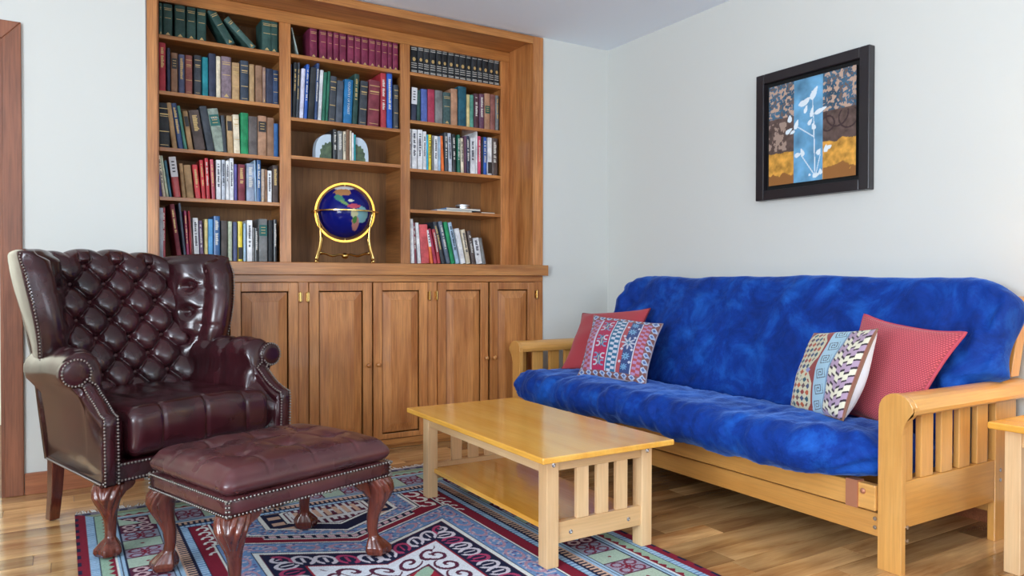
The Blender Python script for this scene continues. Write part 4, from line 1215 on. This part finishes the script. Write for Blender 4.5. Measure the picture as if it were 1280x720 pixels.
mk('corner_block', box(-.232, -.190, .165, .225, .246, .283), plain('raw_block_wood', srgb(190, 146, 96), .7), ot, label='unstained wooden corner block', **L_)

# ================================================================ rug
RX0, RX1, RY0, RY1 = .042, 1.822, .55, 3.485
NX, NY = 520, 858
gx, gy = np.meshgrid(np.linspace(RX0, RX1, NX+1), np.linspace(RY0, RY1, NY+1))
RC = (RX0+RX1)/2
img = np.zeros(gx.shape+(3,))
maroon = C(128, 24, 48); ltb = C(158, 190, 216); navy = C(18, 24, 58); green = C(150, 180, 158); peach = C(206, 172, 150); cream = C(222, 226, 222); plum = C(84, 28, 56); blue = C(108, 144, 190); greyb = C(160, 164, 184); red = C(150, 30, 50)
hx = (RX1-RX0)/2
dx_ = hx-abs(gx-RC)                   # distance from the long edges
dy_ = np.minimum(RY1-gy, gy-RY0)      # distance from the short edges
d = np.minimum(dx_, dy_*.92); along = np.where(dx_ < dy_*.92, gy, gx)
def stripes(p, n): return np.floor(p*n) % 2 == 0
def sel(a, b_): return (d >= a) & (d < b_)
img[:] = maroon
mm = sel(0, .012) & stripes(along, 26); img[mm] = navy
mm = sel(.036, .062); img[mm] = ltb; img[mm & ((along*60) % 1 < .25)] = C(96, 128, 170)
img[sel(.062, .066)] = navy
mm = sel(.066, .112); img[mm] = green
tooth = abs((along*24) % 1-.5)*.036; img[sel(.088, .112) & (d-.088 > tooth)] = maroon
img[sel(.112, .118)] = cream
mm = sel(.118, .140); img[mm] = ltb; img[sel(.126, .130)] = navy; img[sel(.140, .144)] = navy
back_ = (dy_*.92 <= dx_); img[back_ & (d < .036)] = C(128, 122, 134); img[back_ & (d < .036) & stripes(along, 30) & (d > .012)] = C(60, 58, 84); img[back_ & sel(.036, .062)] = C(150, 160, 130)
# border cells with rosettes
mm = sel(.144, .268); cell = .098; ph = (along/cell); ci = np.floor(ph) % 5; fr = ph % 1
cc = [C(168, 190, 172), C(150, 156, 176), plum, C(176, 196, 178), C(156, 150, 170)]
for k in range(5): img[mm & (ci == k)] = cc[k]
xx = (d-.206)/.062; yy = (fr-.5)*2
ros = np.hypot(abs(xx)-.45, (abs(yy)-.5)*.9)
img[mm & (ci == 2) & (abs(ros-.30) < .09)] = C(206, 176, 180); img[mm & (ci == 2) & (np.hypot(xx, yy) < .16)] = ltb
img[mm & ((ci == 1) | (ci == 4)) & (abs(ros-.32) < .08)] = C(120, 50, 74); img[mm & ((ci == 1) | (ci == 4)) & (((abs(xx) < .07) & (abs(yy) < .4)) | ((abs(yy) < .14) & (abs(xx) < .22)))] = maroon
img[mm & ((ci == 0) | (ci == 3)) & ((abs(xx)+abs(yy)) < .14)] = maroon
img[mm & (abs(yy) > .93)] = plum
img[sel(.268, .272)] = navy; mm = sel(.272, .298); img[mm] = ltb; img[sel(.283, .287)] = navy
# peach and navy comb band
mm = sel(.298, .345); img[mm] = peach; img[mm & ((along*48) % 1 < .45) & (d > .306)] = navy; img[sel(.333, .345)] = navy
mm = sel(.345, .368); img[mm] = ltb; img[mm & ((along*50) % 1 < .25)] = C(80, 110, 160)
img[sel(.368, .372)] = navy
# field: maroon with white hooks at the edge, hexagon above and a large medallion below
fld = d >= .372
img[fld] = maroon
ax = abs(gx-RC)
hookx = (ax-.475)/.024; hk = (gy*17) % 1
mm = fld & (abs(ax-.480) < .026) & (gy > 2.72) ; hp = (hk-.5)*2
img[mm & (((abs(np.hypot(hookx, hp*1.1)-.75) < .22) & ~((hookx > 0) & (hp < -.1))) )] = cream
img[fld & (abs(ax-.448) < .0035) & (gy > 2.75)] = cream; img[fld & (abs(ax-.441) < .0035) & (gy > 2.75)] = navy
hookx = (ax-.395)/.036; hp = ((gy*12) % 1-.5)*2; mm = fld & (abs(ax-.395) < .038) & (gy > 2.85)
img[mm & (abs(np.hypot(hookx, hp*1.1)-.75) < .22) & ~((hookx < 0) & (hp > .1))] = cream
# upper hexagon
hxg = np.maximum(ax/.36, (ax*.62+abs(gy-3.0))/.36)
def ring_(f, a, b_, c): img[fld & (f >= a) & (f < b_)] = c
HB = fld & (gy > 2.6)
for a, b_, c in ((0, 1.0, cream), (0, .985, navy), (0, .965, cream), (0, .93, blue), (0, .76, navy), (0, .745, cream), (0, .70, navy), (0, .50, cream), (0, .46, plum), (0, .44, C(210, 214, 218))):
    img[HB & (hxg >= a) & (hxg < b_)] = c
nn = np.vectorize(lambda x, y: noise.noise(Vector((x*60, y*60, 0))), otypes=[float])
spk = np.kron(np.random.RandomState(4).rand(NY//3+2, NX//3+2), np.ones((3, 3)))[:NY+1, :NX+1]
img[HB & (hxg > .74) & (hxg < .94) & (spk > .78)] = C(190, 170, 180); img[HB & (hxg > .74) & (hxg < .94) & (spk < .12)] = C(90, 80, 130)
key = (np.floor(gx*70) % 2 == 0) & (np.floor(gy*36) % 3 != 0) | (np.floor(gy*36) % 3 == 1) & (np.floor(gx*17.5) % 2 == 0)
img[HB & (hxg < .46) & key & (ax < .15)] = plum; img[HB & (hxg < .46) & (abs(gy-3.0) < .05) & (np.floor(gx*50) % 2 == 0) & (ax < .14)] = peach
img[HB & (hxg > .52) & (hxg < .70) & (np.floor(gy*26) % 2 == 0) & (abs(ax-.2) < .035)] = peach
chv = abs((gy-(2.665+.235*np.clip(ax/.45, 0, 1)))); cm = HB & (chv < .03) & (hxg > .2) & (ax < .30); img[cm] = navy; img[cm & (abs(chv-.024) < .005)] = cream; img[cm & (chv < .013) & (((gx*26) % 1) < .62)] = C(206, 176, 186)
# large medallion
top = 2.60+.235*np.clip(ax/.45, 0, 1)
dm = np.minimum(.472-ax, (top-gy)*.9); ma = np.where(.472-ax < (top-gy)*.9, gy, gx)
MB = fld & (dm >= 0)
def mset(a, b_, c, cond=True): img[MB & (dm >= a) & (dm < b_) & cond] = c
mset(0, 9, cream); mset(.008, 9, navy); mset(.013, .100, blue)
mset(.02, .095, C(196, 184, 196), spk > .82); mset(.02, .095, C(92, 84, 140), spk < .10)
x_ = (dm-.056)/.036; p_ = (ma*7.5) % 1*2-1; r_ = np.hypot(x_, p_)
mset(.02, .095, C(176, 140, 160), abs(r_-.7) < .12); 
mset(.100, .104, navy); mset(.104, .120, cream); mset(.120, .126, plum)
mset(.126, .232, navy)
x_ = (dm-.18)/.048; p_ = (ma*15) % 1*2-1
c_shape = (abs(np.hypot(x_, p_*.8)-.72) < .15) & ~((x_ > .2) & (abs(p_) < .3)) | ((abs(p_) < .14) & (abs(x_) < .45))
mset(.13, .228, C(206, 200, 210), c_shape & (np.floor(ma*15) % 3 != 0)); mset(.13, .228, C(170, 60, 100), c_shape & (np.floor(ma*15) % 3 == 0))
mset(.232, .238, red); mset(.238, .352, C(214, 218, 226))
# running scroll
x_ = (dm-.295)/.046; p_ = (ma*10.5) % 1*2-1; th_ = np.arctan2(p_, x_); r_ = np.hypot(x_, p_*.9)
sp = (r_*1.25-th_/(2*PI)) % 1
mset(.245, .345, plum, (sp < .38) & (r_ < 1.05)); 
mset(.352, .360, plum)
mset(.360, 9, C(188, 200, 196))
IN = MB & (dm > .360)
# star on red below, striped panel above
sy = gy-2.13; th_ = np.arctan2(sy, gx-RC); r_ = np.hypot(gx-RC, sy)
box_ = IN & (gy < 2.36)
img[IN & (gy < 2.372)] = navy; img[box_] = red
star = r_ < .17*(.72+.28*np.cos(8*th_)); img[box_ & star] = green; img[box_ & (r_ < .07)] = C(196, 176, 180)
pan = IN & (gy > 2.385) & (gy < 2.455); img[pan] = C(200, 196, 188)
mo = (abs(np.hypot(((gx*14) % 1-.5)*2, ((gy-2.42)/.033))-.6) < .16); img[pan & mo] = plum; img[IN & (abs(gy-2.46) < .006)] = plum
img[IN & (gy > 2.40) & (abs(abs(gx-RC)*1.0-.04-(gy-2.46)*.5) < .012)] = peach
img *= (.86+.28*np.random.RandomState(2).rand(NY+1, NX+1, 1)*1.0)
V = np.stack([gx, gy, np.full(gx.shape, .0095)], -1).reshape(-1, 3)
rg = root('rug', 'red, navy and pale blue oriental rug under the coffee table and footstool', 'rug', (RC, 2.0, 0))
F = [(j*(NX+1)+i, j*(NX+1)+i+1, (j+1)*(NX+1)+i+1, (j+1)*(NX+1)+i) for j in range(NY) for i in range(NX)]
pile = mk('pile', (V.tolist(), F), M['rug'], rg, col=img.reshape(-1, 3).astype(np.float32))
mk('backing', box(RX0+.001, RX1-.001, RY0+.001, RY1-.001, .001, .0090), plain('rug_backing', srgb(120, 40, 56), .95), rg)
fr_ = []; rf = random.Random(5); x = RX0+.004
while x < RX1:
    L = rf.uniform(.035, .07); dxf = rf.uniform(-.012, .012)
    fr_.append(tube([(x, RY1-.001, .005), (x+dxf*.4, RY1+L*.5, .0045), (x+dxf, RY1+L, .003)], [.0028, .0026, .0012], 4)); x += .0062
mk('fringe', comb(*fr_), M['fringe'], rg, kind='stuff')

# ================================================================ framed picture
pc = root('framed_picture', 'black framed art print of white blossoms on blue hanging on the wall', 'picture', (XW, 2.35, 1.70))
py0, py1, pz0, pz1 = 2.035, 2.675, 1.376, 2.028; fwid = .050; XF = 3.118
mk('frame', comb(box(XF, XW-.001, py0, py0+fwid, pz0, pz1), box(XF, XW-.001, py1-fwid, py1, pz0, pz1), box(XF, XW-.001, py0+fwid, py1-fwid, pz0, pz0+fwid), box(XF, XW-.001, py0+fwid, py1-fwid, pz1-fwid, pz1)), M['black_frame'], pc, bev=.004)
mk('mat_recess', box(XW-.012, XW-.002, py0+fwid, py1-fwid, pz0+fwid, pz1-fwid), M['black_gap'], pc)
N = 170; ay0, ay1, az0, az1 = 2.108, 2.600, 1.448, 1.955
a, b_ = img_axes(N)          # a: left to right as seen (y from high to low), b up
im = np.zeros(a.shape+(3,)); rs = np.random.RandomState(8)
def fnoise(s, seed):
    f = np.vectorize(lambda x, y: noise.fractal(Vector((x*s+seed, y*s, seed)), 1.0, 2.0, 4), otypes=[float]); return f(a, b_)
n1 = fnoise(6, 1); n2 = fnoise(14, 5); n3 = fnoise(22, 9)
im[:] = C(96, 78, 72)+.0; im *= (1+.5*n2)[..., None]
tl = b_ > np.where(a < .5, .66, .64); im[tl] = (C(62, 96, 120)*(1+.5*n1)[..., None])[tl]
im[tl & (n3 > .12)] = C(190, 160, 140); im[tl & (n3 < -.32)] = C(110, 96, 92)
lf = (a < .22) & (b_ < .62) & (b_ > .34) & (n2 > .0); im[lf] = C(164, 140, 126)
gd = b_ < np.where(a < .5, .31, .36)+n1*.03; im[gd] = (C(206, 150, 66)*(1+.55*n2)[..., None])[gd]; im[(b_ < .12+n1*.08) & ((a < .32) | (a > .65))] = C(150, 100, 54)
bl = (a > .31) & (a < .645); im[bl] = (C(104, 158, 194)*(1+.45*n1)[..., None])[bl]
for cx, cy, r in ((.80, .60, .12), (.70, .52, .07), (.92, .55, .10)):
    rr_ = np.hypot(a-cx, b_-cy); im[(abs(rr_-r) < .008) & (b_ < .62) & (b_ > .38) & (a > .65)] = C(66, 50, 50)
wh = C(222, 232, 238)
def seg(x0, y0, x1, y1, w0):
    L2 = (x1-x0)**2+(y1-y0)**2; t = np.clip(((a-x0)*(x1-x0)+(b_-y0)*(y1-y0))/L2, 0, 1)
    im[np.hypot(a-x0-t*(x1-x0), b_-y0-t*(y1-y0)) < w0] = wh
def petal(cx, cy, L, W, ang):
    L *= .8; W *= .72
    ca, sa = math.cos(ang), math.sin(ang); x = (a-cx)*ca+(b_-cy)*sa; y = -(a-cx)*sa+(b_-cy)*ca
    im[((x/L)**2+(y/(W*(1-.5*x/L)))**2 < 1)] = wh
for s in ((.56, .04, .54, .62, .007), (.54, .62, .52, .86, .005), (.545, .42, .33, .56, .006), (.55, .06, .40, .26, .006), (.57, .06, .62, .25, .005)): seg(*s[:4], s[4]*.75)
for p in ((.545, .84, .085, .04, 1.0), (.46, .78, .06, .035, .6), (.40, .76, .05, .04, 3.3), (.45, .70, .05, .025, 1.2), (.52, .66, .06, .025, 1.4), (.62, .66, .09, .028, .3), (.50, .57, .045, .025, .9), (.54, .52, .04, .03, 2.0),
          (.26, .64, .045, .035, 1.6), (.34, .57, .06, .03, 1.2), (.25, .52, .055, .028, .5), (.29, .50, .04, .02, 3.6), (.36, .27, .05, .028, .2), (.41, .29, .05, .028, 1.9), (.60, .27, .04, .03, .9), (.68, .29, .045, .03, 1.5), (.72, .30, .03, .025, .3), (.57, .05, .05, .028, .2), (.62, .08, .035, .028, 1.6), (.50, .06, .02, .015, 0)): petal(*p)
im = np.clip(im, 0, 1)
vf = grid(N, N, lambda s, t: (XW-.030, lerp(ay1, ay0, s), lerp(az0, az1, t)))
cv = mk('canvas_print', vf, M['painted_flat'], pc, col=im.reshape(-1, 3))
mk('canvas_block', box(XW-.0295, XW-.012, ay0, ay1, az0, az1), M['black_gap'], pc)

# ================================================================ globe
GC = Vector((1.388, 4.125, 1.345)); GR = .150
gl = root('globe', 'lapis blue gemstone globe in a curved brass stand below the geode shelf', 'globe', (GC.x, GC.y, 1.0545))
def gcol(N, Mv):
    lon, lat = np.meshgrid(np.linspace(-PI, PI, N+1), np.linspace(-PI/2, PI/2, Mv+1)); c = np.zeros(lon.shape+(3,)); c[:] = C(14, 22, 108)
    x = np.degrees(lon); y = np.degrees(lat)
    j = np.vectorize(lambda p, q: noise.noise(Vector((p*.12, q*.12, 3)))*7, otypes=[float])(x, y)
    def ell(cx, cy, rx, ry, col, an=0):
        A = math.radians(an); X_ = (x-cx)*math.cos(A)+(y-cy)*math.sin(A); Y_ = -(x-cx)*math.sin(A)+(y-cy)*math.cos(A)
        c[(X_/rx)**2+(Y_/ry)**2 < 1+j*.07] = col
    ell(-5, 66, 52, 13, C(220, 224, 228)); ell(-8, 45, 27, 11, C(176, 124, 82)); ell(-14, 28, 14, 7, C(70, 130, 110), -30); ell(-2, 17, 10, 3.5, C(110, 150, 90), -30)
    ell(14, 22, 7, 2.5, C(210, 214, 190)); ell(20, 10, 16, 5, C(180, 70, 90)); ell(38, -8, 19, 17, C(120, 168, 176)); ell(20, -6, 8, 10, C(190, 190, 150)); ell(26, -30, 9, 18, C(176, 120, 110), 12); ell(22, -20, 5, 9, C(70, 120, 60))
    ell(125, 20, 30, 34, C(190, 160, 110)); ell(-130, 50, 50, 22, C(120, 160, 110)); ell(-95, -25, 18, 12, C(200, 140, 90)); ell(120, -12, 18, 22, C(170, 110, 100))
    return c
NGL, MGL = 180, 90
view = math.atan2(-GC.y, -GC.x)
def sph(a_, b2):
    lo_ = lerp(-PI, PI, a_)+view; la = lerp(-PI/2, PI/2, b2)
    p = Vector((math.cos(la)*math.cos(lo_), math.cos(la)*math.sin(lo_), math.sin(la)))
    return GC+p*GR
mk('sphere', grid(NGL, MGL, sph), M['painted_gloss'], gl, smooth=True, col=gcol(NGL, MGL).reshape(-1, 3), label='deep blue globe ball inlaid with continents')
def ringpath(R, axis_u, axis_v, n=72): return [GC+axis_u*R*math.cos(2*PI*k/n)+axis_v*R*math.sin(2*PI*k/n) for k in range(n+1)]
fu = Vector((math.cos(view), math.sin(view), 0)); su = Vector((-math.sin(view), math.cos(view), 0)); tilt = Vector((0, 0, 1))
def band(R0, R1, u, v, hw, n=80):
    nrm = u.cross(v).normalized(); rings = []
    for k in range(n+1):
        d_ = u*math.cos(2*PI*k/n)+v*math.sin(2*PI*k/n)
        rings.append([GC+d_*R0-nrm*hw, GC+d_*R1-nrm*hw, GC+d_*R1+nrm*hw, GC+d_*R0+nrm*hw])
    return loft(rings, True, False)
mer = (su*math.cos(.15)+fu*math.sin(.15)).normalized()
mk('meridian_ring', band(.158, .171, mer, tilt, .005), M['gold_ring'], gl, bev=.001)
mk('horizon_ring', band(.173, .190, fu, su, .004), M['brass'], gl, bev=.001)
mk('axis_pin', comb(tube([GC+Vector((0, 0, -.165)), GC+Vector((0, 0, -.148))], .004, 8), tube([GC+Vector((0, 0, .148)), GC+Vector((0, 0, .166))], .004, 8)), M['brass'], gl)
Rs = .190
for k, an in enumerate((.62, PI-.62, PI+.62, -.62)):
    dr_ = su*math.cos(an)+fu*math.sin(an)
    pts = []
    for t in np.linspace(0, 1, 14):
        z = lerp(GC.z-.002, 1.0545+.010, t); R = Rs-.004-.030*math.sin(PI*min(1, t*1.1))**1.2*(.6+.4*t)+.006*sstep(.75, 1, t)
        pts.append(Vector((GC.x, GC.y, 0))+dr_*R+Vector((0, 0, z)))
    lg = mk('leg', tube(pts, [.0065]*14, 8), M['brass'], gl, smooth=True)
    mk('foot', ball(pts[-1]+Vector((0, 0, 0)), .0095, 10, 8), M['brass'], lg, smooth=True)
    kn = Vector((GC.x, GC.y, 0))+dr_*(Rs-.022)
    wav = [Vector((GC.x, GC.y, 1.098)).lerp(Vector((kn.x, kn.y, 1.108)), t)+Vector((0, 0, .006*math.sin(t*9))) for t in np.linspace(0, 1, 14)]
    mk('stretcher', tube(wav, .0055, 8), M['brass'], gl, smooth=True)
mk('centre_ball', ball((GC.x, GC.y, 1.098), .020, 16, 12, (1, 1, .85)), M['brass'], gl, smooth=True)

# ================================================================ geode bookends
def bookend(x0, x1, face_left, label):
    # half round slab: straight side against the books
    zb = 1.6655; W = abs(x1-x0); H = .150; y0, y1 = YI+.05, YI+.115
    s = -1 if face_left else 1; xb = x1 if face_left else x0
    def half(k_, yy, dz=0):
        P = [(xb, yy, zb+dz)]
        for i in range(15):
            t = PI/2*i/14
            P.append((xb+s*W*k_*math.sin(t+.0)**.85 if True else 0, yy, zb+dz+(H*k_)*math.cos(t)**.9 if math.cos(t) > 1e-6 else zb+dz))
        return P
    full = [half(1, y0), half(1, y1)]
    def prof(k_, yy):
        P = []
        for i in range(17):
            t = PI/2*i/16; P.append((xb+s*W*k_*math.sin(t)**.8, yy, zb+H*k_*max(0, math.cos(t))**.55))
        P.append((xb+s*W*k_*.93, yy, zb)); P.append((xb, yy, zb)); return P
    r = root('bookend', label, 'bookend', (xb, y0, zb), group='geode bookends')
    mk('quartz_rim', loft([prof(1, y0), prof(1.0, y1)]), plain('pale_quartz', srgb(196, 212, 226), .35), r, bev=.004)
    m, nt, b = newmat('green_agate'); v, _ = coords(nt, (1, 1, 1), False); nt.links.new(ramp(nt, noise_n(nt, v, 30, 4), [(.3, srgb(44, 64, 52)), (.7, srgb(96, 120, 84))]), b.inputs['Base Color']); b.inputs['Roughness'].default_value = .2
    def core(yy):
        P = []
        for i in range(17):
            t = PI/2*i/16; w_ = 1+.06*math.sin(i*1.7); P.append((xb+s*W*.72*w_*math.sin(t)**.8, yy, zb+.002+H*.66*w_*max(0, math.cos(t))**.7))
        P.append((xb, yy, zb+.002)); return P
    mk('agate_core', loft([core(y0-.002), core(y0+.01)]), m, r, label='polished green agate centre')
b0 = [t for t in BOOKS['B2'][1]]
bookend(1.268, b0[0][0]-.004, True, 'half-round green and white geode bookend nearer the doorway')
bookend(b0[-1][0]+b0[-1][1]+.004, 1.592, False, 'half-round green and white geode bookend nearer the corner')

# ================================================================ flat magazines and tin
zm = 1.3965
for i, (a0, a1, y0, y1, h, c, lab) in enumerate(((2.045, 2.30, 4.29, 4.49, .014, (176, 186, 206), 'pale grey magazine lying flat at the bottom of the stack'), (2.11, 2.36, 4.285, 4.48, .012, (120, 160, 200), 'pale blue magazine lying flat on the grey one'),
                                          (2.372, 2.478, 4.30, 4.46, .012, (70, 62, 76), 'dark booklet lying flat beside the magazines'))):
    zz = zm+.0003+(.0146 if i == 1 else 0)
    rt_ = root('magazine', lab, 'magazine', ((a0+a1)/2, y0, zz), group='magazines on the low shelf')
    mk('cover', comb(box(a0, a1, y0, y1, zz, zz+.001), box(a0, a1, y0, y1, zz+h-.001, zz+h), box(a0, a0+.001, y0, y1, zz+.001, zz+h-.001)), plain('magazine_cover', srgb(*c), .4), rt_)
    mk('page_block', box(a0+.002, a1-.002, y0+.002, y1-.002, zz+.0012, zz+h-.0012), M['paper'], rt_)
tn = root('tin', 'small round silver tin standing on the flat magazines', 'tin', (2.272, 4.37, zm+.0272), group=None)
mk('body', lathe([(.0005, 0), (.044, 0), (.046, .004), (.046, .020), (.0005, .020)], 28, (2.272, 4.37, zm+.0272)), M['steel'], tn, bev=.001)
mk('lid', lathe([(.0005, .0205), (.049, .0205), (.049, .030), (.040, .033), (.0005, .033)], 28, (2.272, 4.37, zm+.0272)), plain('tin_lid', srgb(214, 216, 220), .3, .8), tn, bev=.001)

# ================================================================ table lamp on the side table, just outside the frame
lp = root('table_lamp', 'brass table lamp with a cream drum shade standing on the side table', 'lamp', (2.90, .96, .4955))
c_ = (2.90, .96, .4955)
mk('base', lathe([(.0005, 0), (.07, 0), (.07, .012), (.03, .025), (.035, .09), (.045, .15), (.03, .22), (.012, .26), (.0005, .26)], 24, c_), M['brass'], lp, smooth=True)
mk('pole', lathe([(.0005, .2605), (.006, .2605), (.006, .46), (.0005, .46)], 10, c_), M['brass'], lp, smooth=True)
m, nt, b = newmat('lamp_shade_linen'); b.inputs['Base Color'].default_value = (.8, .72, .58, 1); b.inputs['Roughness'].default_value = .9
tr_ = nt.nodes.new('ShaderNodeBsdfTranslucent'); tr_.inputs[0].default_value = (.8, .66, .45, 1); mxs = nt.nodes.new('ShaderNodeMixShader'); mxs.inputs[0].default_value = .5
nt.links.new(b.outputs[0], mxs.inputs[1]); nt.links.new(tr_.outputs[0], mxs.inputs[2]); nt.links.new(mxs.outputs[0], nt.nodes['Material Output'].inputs[0])
mk('lamp_shade', loft([[(c_[0]+r*math.cos(2*PI*k/32), c_[1]+r*math.sin(2*PI*k/32), c_[2]+z) for k in range(32)] for r, z in ((.150, .36), (.118, .62))], True, False), m, lp, smooth=True)
